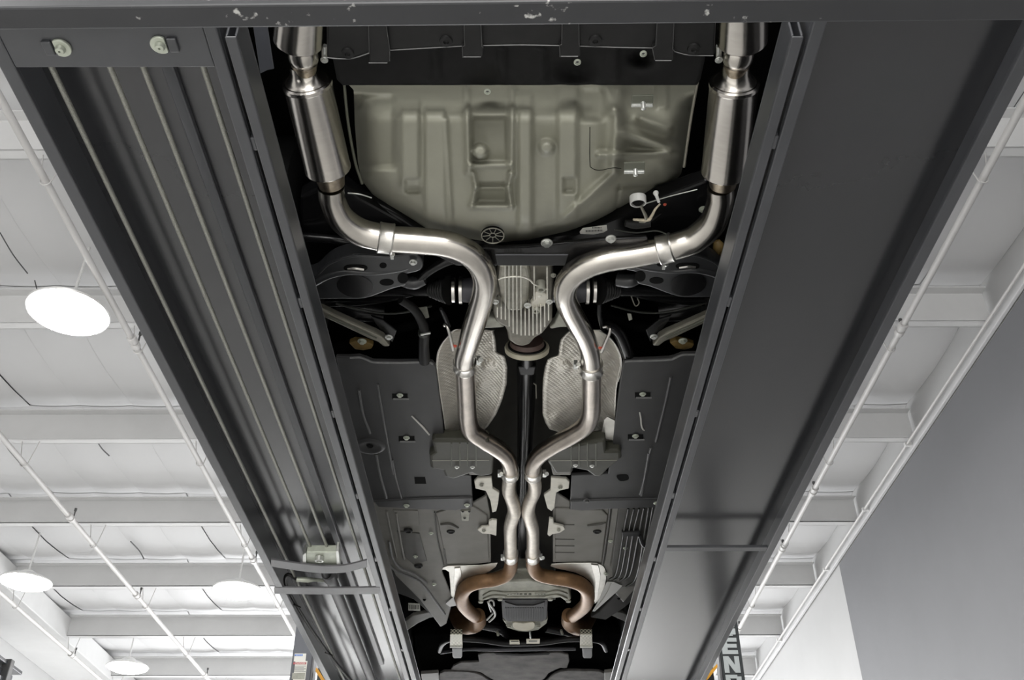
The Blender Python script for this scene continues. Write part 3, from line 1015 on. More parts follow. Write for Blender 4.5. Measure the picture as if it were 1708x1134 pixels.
# round vent plug
c = U(822, 388, 1.735)
r = 19.5 * mpp(822, 388, 1.735)
c = c + Vector((0, 0, -0.004))
vent = auto_smooth(MB().lathe(c, (0, 0, -1), [(0, r), (0.006, r), (0.008, r * 0.93), (0.004, r * 0.88), (0.003, 0.005)], 36).build('vent_plug', MT['ink'], well, label='round black spoked vent plug'))
m = MB()
for k in range(48):
    a = 2 * math.pi * k / 48
    b = 2 * math.pi * (k + 1) / 48
    m.tube([c + Vector((r * .96 * math.cos(a), r * .96 * math.sin(a), -0.007)), c + Vector((r * .96 * math.cos(b), r * .96 * math.sin(b), -0.007))], 0.0017, 6)
m.build('vent_rim', MT['tan_link'], vent)
for k in range(9):
    a = 2 * math.pi * k / 9 + 0.2
    MB().tube([c + Vector((r * .26 * math.cos(a), r * .26 * math.sin(a), -0.005)), c + Vector((r * .9 * math.cos(a), r * .9 * math.sin(a), -0.005))], 0.0011, 6).build('vent_spoke', MT['tan_link'], vent)
m = MB()
for k in range(24):
    a = 2 * math.pi * k / 24
    b = 2 * math.pi * (k + 1) / 24
    m.tube([c + Vector((r * .26 * math.cos(a), r * .26 * math.sin(a), -0.005)), c + Vector((r * .26 * math.cos(b), r * .26 * math.sin(b), -0.005))], 0.0013, 6)
m.build('vent_hub', MT['tan_link'], vent)

# foil clips with studs on the well
for (x0, y0, x1, y1) in ((1053, 160, 1090, 178), (1041, 272, 1076, 289)):
    cp = plate('stud_clip', [(x0, y0), (x1, y0 - 1), (x1 - 1, y1), (x0, y1)], 1.70, 0.004, MT['khaki_dark'], well, 0.001)
    xm, ym = (x0 + x1) / 2, (y0 + y1) / 2
    plate('clip_lip', [(x0, y1 - 3), (x1 - 1, y1 - 3), (x1 - 1, y1 + 1), (x0, y1 + 1)], 1.694, 0.007, MT['zinc'], cp, 0.001)
    auto_smooth(MB().lathe(U(xm + 1, ym, 1.705), (0, 0.3, -1), [(0, 0.006), (0.02, 0.0055), (0.022, 0.002)], 12).build('stud', MT['zinc'], cp))
# filler ring, nipple and wiring
c = U(1064, 334, 1.745)
r = 14 * mpp(1064, 334, 1.745)
n_ax = Vector((0, 0.25, -1)).normalized()
fl = auto_smooth(MB().lathe(c - n_ax * 0.01, n_ax, [(0, r), (0.016, r), (0.020, r * 0.96), (0.020, r * 0.82), (0.004, r * 0.78)], 32).build('sender_ring', MT['white_plastic'], well, label='white plastic sender ring'))
pxtube('sender_core', [(1064, 334, 20, 1.752), (1064, 334, 20, 1.742)], MT['ink'], fl, per=1)
pxtube('nipple', [(1094, 322, 10, 1.75), (1095, 326, 6, 1.74), (1099, 337, 5, 1.735)], MT['white_plastic'], well, per=2, n=12, label='white plastic nipple')
pxtube('wiring', [(1066, 337, 4, 1.74), (1072, 350, 5, 1.735), (1077, 361, 6, 1.735), (1076, 370, 3, 1.735), (1066, 370, 3, 1.735)], MT['tan_link'], car, n=10)
pxtube('wiring', [(1101, 340, 3, 1.74), (1093, 349, 4, 1.735), (1087, 360, 5, 1.735), (1080, 367, 6, 1.735), (1056, 366, 4, 1.735)], MT['beige_wire'], car, n=10)
pxtube('wire_wrap', [(1043, 372, 12, 1.76), (1060, 374, 16, 1.76), (1085, 372, 14, 1.76)], MT['rubber'], car)
pxtube('wiring', [(1025, 383, 2.5, 1.75), (1060, 388, 2.5, 1.75), (1095, 385, 2.5, 1.75), (1115, 392, 2.5, 1.75)], MT['line'], car, n=8)
bolt(1109, 341, 1.80, 6, car, 'red_tip', 'cap')
# side flanges beside the well
pxtube('seam_flange', [(572, 118, 5, 1.80), (580, 200, 5, 1.80), (592, 268, 5, 1.80), (604, 306, 5, 1.80)], MT['khaki_dark'], car, n=8)
pxtube('seam_flange', [(1165, 128, 5, 1.79), (1152, 200, 5, 1.79), (1141, 278, 5, 1.79)], MT['tan_link'], car, n=8, per=4)

# --- mufflers ---
def can(name, p0, p1, w0, w1, H0, H1, matn, caps=True, parent=None):
    a, b = U(*p0, H0), U(*p1, H1)
    ra, rb = 0.5 * w0 * mpp(*p0, H0), 0.5 * w1 * mpp(*p1, H1)
    ax = b - a
    Ln = ax.length
    rr = (ra + rb) / 2
    prof = [(-0.004, rr * 0.96), (0.0, rr * 1.025), (0.008, rr * 1.03), (0.011, rr), (Ln - 0.011, rr), (Ln - 0.008, rr * 1.015), (Ln, rr * 1.015), (Ln + 0.004, rr * 0.96)]
    o = MB().lathe(a, ax, prof, 48).build(name, MT[matn], parent or car, smooth=True)
    return auto_smooth(o, 30), a, b, rr


def muffler(side):
    if side < 0:
        A0, A1 = (506, -45), (498, 66)
        ball, neck = (506, 93), (508, 112)
        B0, B1 = (512, 137), (547, 281)
        cone, pipe = (509, 116), (552, 306)
    else:
        A0, A1 = (1242, -45), (1238, 66)
        ball, neck = (1231, 94), (1228, 112)
        B0, B1 = (1225, 138), (1208, 286)
        cone, pipe = (1227, 117), (1203, 308)
    H, H1 = 1.79, 1.75
    o1, a, b, rr = can('tailpipe_can', A0, A1, 94, 78, H, H, 'steel_can')
    o1['label'] = 'brushed steel can above the ball joint'
    ax = (b - a).normalized()
    auto_smooth(MB().lathe(b, ax, [(0, rr * .96), (0.006, rr * 0.72), (0.014, rr * 0.62)], 40).build('end_cap', MT['steel_weld'], o1))
    # ball joint with its clamp
    c = U(*ball, H)
    q = U(*neck, H)
    ax = (q - c).normalized()
    s = mpp(*ball, H)
    j = auto_smooth(MB().lathe(c - ax * 0.018, ax, [(-0.01, 21 * s), (-0.004, 24 * s), (0.006, 26 * s), (0.018, 26.5 * s), (0.028, 25 * s), (0.036, 22 * s), (0.040, 20 * s)], 40).build('ball_joint', MT['steel'], car))
    auto_smooth(MB().lathe(c + ax * 0.018, ax, [(0, 20 * s), (0.004, 21.5 * s), (0.008, 21.5 * s), (0.010, 20 * s), (0.05, 20 * s)], 40).build('neck_weld', MT['steel_weld'], j, label='heat tinted weld bead'))
    sx = 541 if side < 0 else 1199
    pxtube('joint_bolt', [(sx, 76, 10, H), (sx, 96, 10, H)], MT['zinc'], j, per=1, n=10)
    bolt(sx, 100, H - 0.01, 13, j)
    o, a, b, rr = can('muffler', B0, B1, 80, 77, H, H1, 'steel_can')
    o['label'] = 'brushed steel muffler can'
    ax = (b - a).normalized()
    g = (a - U(*cone, H)).length
    auto_smooth(MB().lathe(a + ax * 0.003, -ax, [(0, rr * 0.985), (0.004, rr * 0.95), (g * 0.3, rr * 0.80), (g * 0.6, rr * 0.64), (g * .85, rr * 0.57), (g + .012, rr * 0.55)], 48).build('end_cone', MT['steel'], o))
    g = (U(*pipe, H1) - b).length
    auto_smooth(MB().lathe(b - ax * 0.003, ax, [(0, rr * 0.985), (0.008, rr * 0.9), (0.014, rr * 0.70), (g * 0.7, rr * 0.62), (g, rr * 0.58)], 48).build('end_cone', MT['steel_weld'], o))


muffler(-1)
muffler(1)

plate('side_shield', [(420, 30), (444, 30), (457, 115), (446, 117), (434, 123)], 1.78, 0.004, MT['post_paint'], car, 0.001, label='grey blue shield beside the left tail can')
# --- exhaust pipes ---
PL = [(552, 312, 44, 1.755), (555, 335, 44, 1.75), (570, 365, 46, 1.74), (601, 387, 47, 1.735), (644, 398, 47, 1.73)]
pxtube('exhaust_pipe', PL, MT['steel'], car, 8, 32, label='bright steel elbow below the left muffler')
PL2 = [(652, 399, 45, 1.73), (700, 402, 45, 1.73), (744, 407, 45, 1.725), (776, 419, 44, 1.72), (798, 438, 43, 1.715), (808, 462, 41, 1.715), (807, 487, 39.5, 1.72), (799, 516, 39, 1.73), (788, 551, 37.5, 1.745), (779, 581, 36, 1.76), (775, 598, 35, 1.765), (775, 614, 34, 1.77)]
pxtube('exhaust_pipe', PL2, MT['steel'], car, 8, 32, label='bright steel S shaped pipe left of the differential')
PL3 = [(775.5, 606, 32.5, 1.77), (777, 640, 32.5, 1.78), (778.5, 670, 32, 1.785), (780, 698, 32, 1.79), (786, 718, 31.5, 1.79), (806, 733, 31, 1.79), (830, 748, 30, 1.79), (845, 762, 28, 1.79), (851, 780, 26, 1.79), (851, 796, 26, 1.79)]
pxtube('exhaust_pipe', PL3, MT['steel_mid'], car, 8, 28, label='dull steel pipe turning in towards the joint from the left')
PR = [(1202, 312, 44, 1.755), (1201, 335, 44, 1.75), (1188, 372, 46, 1.74), (1160, 398, 47, 1.735), (1132, 409, 46, 1.73), (1112, 414, 45, 1.73)]
pxtube('exhaust_pipe', PR, MT['steel'], car, 8, 32, label='bright steel elbow below the right muffler')
PR2 = [(1112, 415, 43, 1.73), (1060, 425, 43.5, 1.73), (1010, 433, 43.5, 1.725), (975, 445, 43, 1.72), (951, 463, 41, 1.715), (942, 486, 39, 1.715), (947, 508, 38, 1.725), (961, 535, 37, 1.74), (975, 561, 35.5, 1.755), (984, 588, 35, 1.765), (987, 614, 34, 1.77)]
pxtube('exhaust_pipe', PR2, MT['steel'], car, 8, 32, label='bright steel S shaped pipe right of the differential')
PR3 = [(987, 606, 32.5, 1.77), (987, 640, 33, 1.78), (987, 668, 32.5, 1.785), (985, 690, 32, 1.79), (977, 709, 31.5, 1.79), (955, 725, 31, 1.79), (926, 741, 30, 1.79), (902, 757, 29, 1.79), (890, 774, 27, 1.79), (889, 796, 26, 1.79)]
pxtube('exhaust_pipe', PR3, MT['steel_mid'], car, 8, 28, label='dull steel pipe turning in towards the joint from the right')
XPL = [(851, 792, 23, 1.79), (849, 806, 23, 1.79), (849, 820, 23, 1.79), (855, 836, 23, 1.79), (858, 852, 23, 1.79), (854, 866, 22.5, 1.79), (851, 880, 22, 1.79), (851.5, 900, 21.5, 1.79), (852, 930, 21, 1.79)]
pxtube('crossover_pipe', XPL, MT['steel_x'], car, 6, 24, label='grey steel crossover pipe, left half')
XPR = [(889, 792, 23, 1.79), (892, 806, 23, 1.79), (891, 820, 23, 1.79), (884, 836, 23, 1.79), (881, 852, 23, 1.79), (884, 866, 22.5, 1.79), (888, 880, 22, 1.79), (889, 900, 21.5, 1.79), (888.5, 930, 21, 1.79)]
pxtube('crossover_pipe', XPR, MT['steel_x'], car, 6, 24, label='grey steel crossover pipe, right half')
RUL = [(852, 926, 22, 1.79), (852, 944, 22.5, 1.79), (845, 958, 23, 1.785), (826, 966, 23.5, 1.78), (800, 970, 24, 1.775), (781, 977, 24, 1.775), (771, 990, 23.5, 1.78), (772, 1006, 23, 1.79), (783, 1020, 22, 1.81), (796, 1030, 22, 1.85)]
pxtube('down_pipe', RUL, MT['rust'], car, 7, 26, label='rust brown down pipe on the left')
RUR = [(888.5, 926, 22, 1.79), (889, 944, 22.5, 1.79), (898, 957, 23, 1.785), (920, 963, 23.5, 1.78), (948, 967, 24, 1.775), (970, 975, 24, 1.775), (980, 988, 23.5, 1.78), (978, 1006, 23, 1.79), (966, 1019, 22, 1.81), (950, 1030, 22, 1.85)]
pxtube('down_pipe', RUR, MT['rust'], car, 7, 26, label='rust brown down pipe on the right')
for pts in ([(797, 1026, 24, 1.84), (795, 1038, 30, 1.86), (775, 1040, 34, 1.90), (764, 1024, 32, 1.98)], [(949, 1026, 24, 1.84), (952, 1038, 30, 1.86), (968, 1042, 34, 1.90), (980, 1026, 32, 1.98)]):
    pxtube('catalyst_cone', pts, MT['rust'], car, 6, 26)


# band clamps (part) with bolts (sub-part)
def band(p0, p1, wpx, H, bx, by, m='clamp', thick=1.14, hb=9):
    a, b = U(*p0, H), U(*p1, H)
    r = 0.5 * wpx * mpp(*p0, H) * thick
    ax = b - a
    Ln = ax.length
    o = auto_smooth(MB().lathe(a, ax, [(0, r * 0.9), (0, r), (0.003, r * 1.03), (0.006, r), (Ln - 0.006, r), (Ln - 0.003, r * 1.03), (Ln, r), (Ln, r * 0.9)], 36).build('band_clamp', MT[m], car))
    k = MB()
    c = U(bx, by, H - 0.005)
    s = mpp(bx, by, H)
    k.box(c.x - hb * .35 * s, c.x + hb * .35 * s, c.y - hb * .9 * s, c.y + hb * .7 * s, c.z - 0.006, c.z + 0.012)
    k.lathe(c + Vector((0, hb * 0.4 * s, 0)), (0.25, -1, -0.35), [(0, 0.22 * hb * s), (1.5 * hb * s, 0.22 * hb * s), (1.5 * hb * s, 0.45 * hb * s), (2.0 * hb * s, 0.45 * hb * s)], 10)
    auto_smooth(k.build('clamp_bolt', MT['zinc'], o))
    return o


band((631, 396), (656, 399.5), 46, 1.73, 654, 427, hb=7)
band((1122, 412), (1098, 418), 44, 1.73, 1107, 444, hb=7)
band((775.3, 603), (775.6, 615), 34, 1.77, 798, 603)
band((986.2, 606), (986.8, 620), 34.5, 1.77, 960, 610)
band((851, 784), (851, 793), 26.5, 1.79, 833, 791, hb=8)
band((889, 784), (889, 793), 26.5, 1.79, 908, 791, hb=8)
band((852, 922), (852, 931), 22, 1.79, 838, 931, hb=7)
band((888.7, 922), (888.7, 931), 22, 1.79, 902, 930, hb=7)

# exhaust hanger rods
for pts, tip in (([(741, 543, 5, 1.77), (743, 541, 5, 1.765), (748, 550, 5.5, 1.75), (752, 566, 6, 1.745), (756, 583, 7, 1.745)], (759, 577)), ([(1006, 545, 5, 1.77), (1014, 544, 5, 1.765), (1018, 551, 5.5, 1.75), (1012, 566, 6, 1.745), (1003, 586, 7, 1.745)], (1001, 580))):
    o = pxtube('hanger_rod', pts, MT['clamp'], car, 4, 12)
    bolt(tip[0], tip[1], 1.742, 7, o, 'red_tip', 'tip')

# --- rear subframe and suspension ---
sf = plate('rear_subframe', [(500, 400), (560, 405), (640, 410), (760, 425), (830, 428), (960, 428), (1050, 412), (1130, 400), (1220, 392), (1220, 340), (1180, 300), (1100, 330), (1040, 358), (960, 390), (880, 402), (780, 402), (700, 385), (600, 330), (560, 300), (500, 330)], 1.86, 0.05, MT['gloss_black'], car, 0.008)
plate('subframe_web', [(690, 408), (760, 416), (880, 412), (1000, 400), (1080, 396), (1080, 420), (985, 442), (960, 443), (760, 443), (735, 430)], 1.745, 0.012, MT['gloss_black'], sf, 0.003)
plate('subframe_lip', [(826, 424), (948, 424), (942, 443), (830, 443)], 1.700, 0.006, MT['black_plastic'], sf, 0.001)
pxtube('edge_highlight', [(827, 425, 1.6, 1.699), (947, 425, 1.6, 1.699)], MT['machine'], sf, per=1, n=6)  # grey strip that paints the highlight along the lip's edge
bolt(912, 405, 1.735, 20, sf)
bolt(1019, 398, 1.735, 18, sf)
bolt(1173, 349, 1.84, 15, sf, 'pale_zinc')
st = plate('part_label', [(967, 387), (972, 381), (1004, 377), (1012, 376), (1013, 384), (1006, 388), (990, 391), (968, 390)], 1.795, 0.002, MT['label'], sf, 0, label='white barcode sticker')
for k in range(16):
    x = 977 + k * 1.75
    plate('bar', [(x, 384.2 - k * .08), (x + (0.6 + 0.5 * (k % 3 == 0)), 384.2 - k * .08), (x + (0.6 + 0.5 * (k % 3 == 0)), 386.8 - k * .08), (x, 386.8 - k * .08)], 1.794, 0.0005, MT['ink'], st, 0)
for k in range(8):
    x = 988 + k * 2
    plate('bar', [(x, 378.6), (x + 0.9, 378.6), (x + 0.9, 381), (x, 381)], 1.794, 0.0005, MT['ink'], st, 0)
pxtube('subframe_tube', [(505, 395, 16, 1.84), (560, 400, 15, 1.83), (610, 410, 14, 1.83), (640, 416, 12, 1.83)], MT['gloss_black'], car)
pxtube('subframe_tube', [(590, 322, 18, 1.90), (650, 350, 18, 1.88), (700, 385, 18, 1.87)], MT['gloss_black'], car)
pxtube('subframe_tube', [(1170, 322, 16, 1.90), (1120, 340, 18, 1.88), (1085, 365, 18, 1.87)], MT['gloss_black'], car)
pxtube('trim_wire', [(580, 322, 2.5, 1.80), (600, 324, 2.5, 1.80), (620, 330, 2.5, 1.80)], MT['zinc'], car, n=6)
pxtube('trim_wire', [(1075, 340, 2, 1.83), (1115, 328, 2, 1.83), (1163, 316, 2, 1.83)], MT['zinc'], car, n=6)


# lower control arms: stamped arm with holes built as rim rings and dark cups
def mirror_px(poly, cx):
    return [(2 * cx - p[0],) + tuple(p[1:]) for p in poly]


ARM = [(500, 470), (527, 459), (551, 438), (588, 426), (650, 427), (690, 424), (706, 438), (700, 452), (672, 460), (678, 475), (655, 482), (609, 498), (567, 499), (533, 500), (500, 505)]


def arm(cxm):
    f = (lambda p: p) if cxm is None else (lambda p: (2 * cxm - p[0], p[1] - 3) + tuple(p[2:]))
    o = plate('control_arm', [f(p) for p in smooth_poly(ARM, 4)], 1.765, 0.05, MT['arm'], car, 0.010, seg=3, label='dark stamped control arm with round bushing')
    # pressed upper ridge
    pxtube('pressed_ridge', [f(p) for p in ((515, 478, 12, 1.770), (545, 460, 14, 1.768), (580, 453, 12, 1.768), (620, 455, 9, 1.769), (665, 450, 8, 1.770), (690, 442, 8, 1.772))], MT['arm'], o, n=12)
    pxtube('arm_flange', [f(p) for p in ((530, 457, 5, 1.768), (552, 438, 5, 1.765), (590, 427, 5, 1.762), (650, 428, 5, 1.764))], MT['arm'], o, n=10)
    x, y = f((592, 478))[:2]
    s = mpp(x, y, 1.765)
    c = U(x, y, 1.762)
    auto_smooth(MB().lathe(c, (0, 0, 1), [(0, 26 * s), (0.0005, 30 * s), (0.004, 26 * s), (0.012, 23 * s), (0.012, 14 * s), (0.004, 13 * s), (0.004, 8 * s), (0.010, 7 * s), (0.010, 0.001)], 36).build('bushing', MT['gloss_black'], o))
    for (hx, hy, hw, hh) in ((593, 447, 20, 5.5), (645, 471, 12, 5.5), (639, 443, 6, 4.5), (672, 464, 9, 9)):
        pts = []
        for k in range(24):
            a = 2 * math.pi * k / 24
            e = 0.6 if hw > 15 else 1
            cx_ = abs(math.cos(a)) ** e * (1 if math.cos(a) > 0 else -1)
            pts.append(f((hx + hw * cx_, hy + hh * math.sin(a))))
        plate('hole', pts, 1.7640, 0.001, MT['ink'], o, 0)
    pxtube('slot_shine', [f(p) for p in ((580, 448, 5, 1.765), (594, 447.5, 6, 1.764), (607, 449, 5, 1.765))], MT['clamp'], o, n=10)
    return o, f


arm_l, _ = arm(None)
arm_r, _ = arm(870)
bolt(689, 437, 1.755, 14, arm_l)
bolt(1046, 434, 1.77, 12, arm_r)
pxtube('arm_mount', [(672, 468, 20, 1.785), (690, 472, 22, 1.785), (708, 466, 18, 1.79)], MT['arm'], car)
pxtube('arm_mount', [(700, 465, 16, 1.79), (715, 452, 16, 1.80), (745, 436, 16, 1.81), (770, 432, 14, 1.82)], MT['gloss_black'], car)
pxtube('arm_mount', [(1030, 466, 24, 1.80), (1050, 468, 24, 1.79), (1065, 462, 20, 1.80)], MT['arm'], car)
pxtube('spring_seat', [(1195, 402, 12, 1.84), (1199, 412, 20, 1.83), (1200, 422, 16, 1.83), (1203, 428, 8, 1.83)], MT['ochre'], car, label='ochre rubber bump stop')

# toe links, brackets, bolts, isolators
for sgn in (0, 1):
    f = (lambda p: p) if not sgn else (lambda p: (869.5 * 2 - p[0], p[1] - 1) + tuple(p[2:]))
    lk = plate('toe_link', [f(p) for p in ((533, 514), (560, 527), (600, 545), (628, 557), (640, 564), (648, 574), (651, 578), (640, 579), (630, 571), (617, 566), (590, 553), (556, 537), (535, 528))], 1.80, 0.025, MT['tan_link'], car, 0.006, label='tan painted toe link')
    bolt(*f((648.5, 562))[:2], 1.795, 13, lk)
    pxtube('link_groove', [f(p) for p in ((545, 527, 3, 1.799), (590, 546, 3, 1.799), (628, 564, 3, 1.799))], MT['khaki_dark'], lk, n=6)
    x, y = f((602, 577))[:2]
    iso = plate('isolator', [(x - 20, y - 4), (x - 10, y - 8), (x + 8, y - 6), (x + 21, y - 1), (x + 18, y + 5), (x + 4, y + 8), (x - 10, y + 6)], 1.84, 0.02, MT['ochre'], car, 0.004, label='ochre rubber isolator')
    bolt(x + 2, y - 8, 1.825, 15, iso, 'pale_zinc')
    plate('bracket', [f(p) for p in ((618, 528), (640, 535), (662, 552), (655, 572), (640, 560))], 1.825, 0.01, MT['gloss_black'], car, 0.003)
    # knuckle and spring seat masses
    pxtube('spring', [f(p) for p in ((560, 512, 40, 1.95), (600, 515, 44, 1.95), (640, 520, 36, 1.95))], MT['gloss_black'], car)
    pxtube('rear_link', [f(p) for p in ((540, 505, 14, 1.90), (600, 503, 14, 1.90), (680, 490, 14, 1.88), (730, 470, 14, 1.86))], MT['gloss_black'], car)
    pxtube('rear_link', [f(p) for p in ((555, 585, 22, 1.95), (620, 560, 22, 1.95), (690, 540, 18, 1.93), (740, 520, 18, 1.92))], MT['dark'], car)
    pxtube('brake_line', [f(p) for p in ((560, 506, 4, 1.87), (600, 516, 4, 1.86), (640, 523, 4, 1.86), (680, 520, 4, 1.86), (720, 510, 4, 1.86))], MT['line'], car, n=8)
# halfshafts
for sgn in (0, 1):
    f = (lambda p: p) if not sgn else (lambda p: (874 * 2 - p[0], p[1]) + tuple(p[2:]))
    hs = pxtube('half_shaft', [f(p) for p in ((560, 488, 16, 1.86), (650, 486, 16, 1.84), (715, 484, 20, 1.82))], MT['gloss_black'], car, per=2)
    boot = MB()
    a, b = U(*f((716, 484))[:2], 1.82), U(*f((752, 484))[:2], 1.80)
    s = mpp(735, 484, 1.81)
    prof = []
    Ln = (b - a).length
    for k in range(7):
        prof += [(Ln * k / 7, (10 + 2 * k) * s), (Ln * (k + .5) / 7, (13 + 2 * k) * s)]
    auto_smooth(boot.lathe(a, b - a, prof, 28).build('boot', MT['rubber'], hs))
    for x, wd in ((754, 42), (766, 46)):
        p, q = U(*f((x, 484))[:2], 1.80), U(*f((x + 5, 484))[:2], 1.80)
        auto_smooth(MB().lathe(p, q - p, [(0, wd * .45 * s), (0, wd * .5 * s), ((q - p).length, wd * .5 * s), ((q - p).length, wd * .45 * s)], 32).build('joint_ring', MT['clamp'], hs, label='bright joint ring'))
    pxtube('joint_housing', [f(p) for p in ((770, 484, 40, 1.80), (800, 484, 44, 1.80), (830, 484, 40, 1.80))], MT['machine'], hs, per=2)
# hoses
h = pxtube('hose', [(668, 500, 14, 1.80), (690, 515, 15, 1.80), (703, 535, 16, 1.80), (708, 552, 17, 1.80), (707, 575, 18, 1.80), (708, 602, 20, 1.80)], MT['rubber'], car, label='black rubber breather hose')
pxtube('hose_clip', [(706, 553, 18, 1.795), (706, 557, 18, 1.795)], MT['line'], h, per=1)
pxtube('clip_screw', [(702, 558, 4, 1.775), (718, 555, 4, 1.775)], MT['zinc'], h, per=1, n=8)
pxtube('hose', [(1012, 540, 16, 1.82), (1030, 552, 20, 1.82), (1042, 575, 22, 1.82), (1050, 598, 22, 1.82)], MT['gloss_black'], car, label='wide black filler hose')
plate('bracket', [(690, 515), (712, 513), (716, 530), (704, 533), (692, 525)], 1.84, 0.006, MT['alu_dull'], car, 0.002)
plate('tag', [(1046, 523), (1053, 524), (1055, 533), (1049, 535)], 1.83, 0.003, MT['alu_dull'], car, 0.001)
pxtube('wire', [(1049, 483, 2, 1.82), (1054, 497, 2, 1.82), (1060, 510, 2, 1.82), (1066, 505, 2, 1.82), (1063, 497, 2, 1.82)], MT['tan_link'], car, n=6)
pxtube('wire', [(735, 515, 6, 1.83), (742, 528, 8, 1.83), (748, 545, 8, 1.83)], MT['arm'], car)
pxtube('wire', [(1000, 500, 6, 1.84), (1000, 525, 8, 1.84), (1006, 550, 8, 1.84)], MT['arm'], car)

# --- differential ---
dif = plate('differential', [(829, 442), (921, 441), (924, 470), (922, 505), (921, 538), (915, 546), (905, 558), (892, 566), (884, 576), (870, 580), (858, 576), (848, 569), (846, 556), (842, 547), (826, 538), (821, 520), (822, 495), (826, 470)], 1.757, 0.07, MT['casting_shade'], car, 0.012, seg=3, label='ribbed cast aluminium differential housing')
plate('rear_cover', [(830, 443), (882, 443), (886, 462), (884, 500), (872, 520), (846, 520), (834, 500), (828, 470)], 1.742, 0.03, MT['casting_mid'], dif, 0.012, seg=3)
ribs = [(842.5, 443, 534), (849, 443, 545), (855.5, 443, 556), (862, 443, 558), (868.8, 443, 560), (829.5, 514, 530), (836, 512, 533), (876, 520, 560), (882.5, 516, 560), (889, 514, 560), (895.5, 513, 558), (902, 512, 556), (908.5, 511, 546), (915, 510, 535)]
for x, y0, y1 in ribs:
    p = [U(x - 1.1, y0, 1.711), U(x + 1.1, y0, 1.711), U(x + 1.1 + (y1 - y0) * .004, y1, 1.714), U(x - 1.1 + (y1 - y0) * .004, y1, 1.714)]
    MB().prism(p, 0.046).build('cooling_rib', MT['alu'], dif, bevel=0.0015)
pxtube('cast_bead', [(831, 466, 3.2, 1.716), (838, 463, 3.2, 1.714), (856, 461, 3.2, 1.713), (873, 462, 3.2, 1.714), (884, 467, 3.2, 1.716), (890, 473, 3.2, 1.72), (900, 478, 3.2, 1.722), (914, 483, 3.2, 1.724)], MT['alu'], dif, n=8)
pxtube('cast_bead', [(891, 444, 3, 1.724), (891, 500, 3, 1.724)], MT['alu'], dif, per=1, n=8)
pxtube('cast_bead', [(912.5, 445, 3, 1.724), (913, 498, 3, 1.724)], MT['alu'], dif, per=1, n=8)
plate('cast_pad', [(892, 488), (904, 487), (913, 492), (914, 504), (908, 512), (888, 515), (884, 508), (892, 500)], 1.722, 0.02, MT['bracket'], dif, 0.005)
bolt(826.5, 503, 1.722, 12, dif)
bolt(916, 503, 1.722, 12, dif)
bolt(880, 509, 1.720, 13, dif)
for a, b, r in ((902, 471, 13), (894, 507, 12)):
    s = mpp(a, b, 1.722)
    pl_ = auto_smooth(MB().lathe(U(a, b, 1.742), (0, 0, -1), [(0, r * .66 * s), (0.024, r * .6 * s), (0.028, r * .52 * s), (0.028, r * .33 * s), (0.018, r * .3 * s), (0.018, r * .12 * s), (0.022, r * .1 * s)], 24).build('drain_plug', MT['alu_dull'], dif))
auto_smooth(MB().lathe(U(900, 492, 1.726), (0, 0, -1), [(0, 0.007), (0.005, 0.006), (0.006, 0.002)], 16).build('cast_boss', MT['alu'], dif))
bolt(923, 459, 1.75, 10, dif, 'alu_dull')
plate('mount_ear', [(806, 540), (815, 529), (830, 532), (842, 546), (830, 547), (806, 548)], 1.765, 0.03, MT['alu_dull'], dif, 0.005)
plate('mount_ear', [(916, 547), (925, 540), (932, 524), (945, 522), (950, 546), (935, 546), (920, 549)], 1.765, 0.03, MT['alu_dull'], dif, 0.005)
# output flange: cream ring and rubber coupling
c = U(879, 577, 1.815)
s = mpp(879, 577, 1.815)
n_ax = Vector((0, 0.85, -0.45)).normalized()
cp = auto_smooth(MB().lathe(c, n_ax, [(0, 30 * s), (0, 36.5 * s), (0.006, 37.5 * s), (0.016, 37 * s), (0.018, 32 * s), (0.010, 31 * s)], 44).build('shaft_flange', MT['ring_cream'], car, label='cream ring of the shaft coupling'))
auto_smooth(MB().lathe(c - n_ax * 0.02, n_ax, [(0, 12 * s), (0, 27 * s), (0.014, 29 * s), (0.022, 25 * s), (0.024, 12 * s)], 40).build('coupling_rubber', MT['coupling_rubber'], cp, label='brown rubber disc'))
auto_smooth(MB().lathe(c - n_ax * 0.004, n_ax, [(0, 32 * s), (0.004, 32 * s), (0.004, 14 * s)], 40).build('coupling_back', MT['rubber'], cp))

# --- tunnel, shaft and heat shields ---
def tun_h(x, y, t, s):
    return 1.93 + 0.16 * math.sin(math.pi * t) ** 0.7


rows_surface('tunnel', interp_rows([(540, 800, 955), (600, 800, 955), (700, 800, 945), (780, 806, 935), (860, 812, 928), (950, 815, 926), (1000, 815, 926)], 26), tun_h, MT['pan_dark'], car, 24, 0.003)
pxtube('drive_shaft', [(879, 588, 24, 1.90), (878.5, 606, 32, 1.92), (878, 625, 32, 1.93), (877, 700, 28, 1.95), (873, 800, 22, 1.95), (871, 900, 19, 1.95), (870, 965, 17, 1.93)], MT['gloss_black'], car, 3, label='black drive shaft in the tunnel')
plate('shaft_yoke', [(864, 612), (894, 612), (891, 626), (867, 626)], 1.885, 0.02, MT['gloss_black'], car, 0.004)
pxtube('wire', [(890, 639, 2, 1.88), (894, 642, 2, 1.88), (894.5, 664, 2, 1.88)], MT['tan_link'], car, per=1, n=6)

SH_L = [(550, 760, 822), (560, 748, 825), (572, 738, 827), (588, 731, 828), (594, 729.5, 842), (612, 728, 846), (640, 731, 845), (665, 735, 838), (690, 739, 828), (712, 742, 813), (722, 743, 799), (735, 744, 785), (748, 746, 770)]
SH_R = [(550, 952, 1000), (557, 943, 1010), (566, 935, 1020), (580, 932.5, 1029), (592, 932, 1034), (598, 914, 1036), (612, 909, 1036), (632, 906, 1031), (650, 905, 1028), (690, 905, 1026), (705, 910, 1025), (716, 917, 1024), (723, 942, 1023), (735, 970, 1022), (745, 990, 1018)]


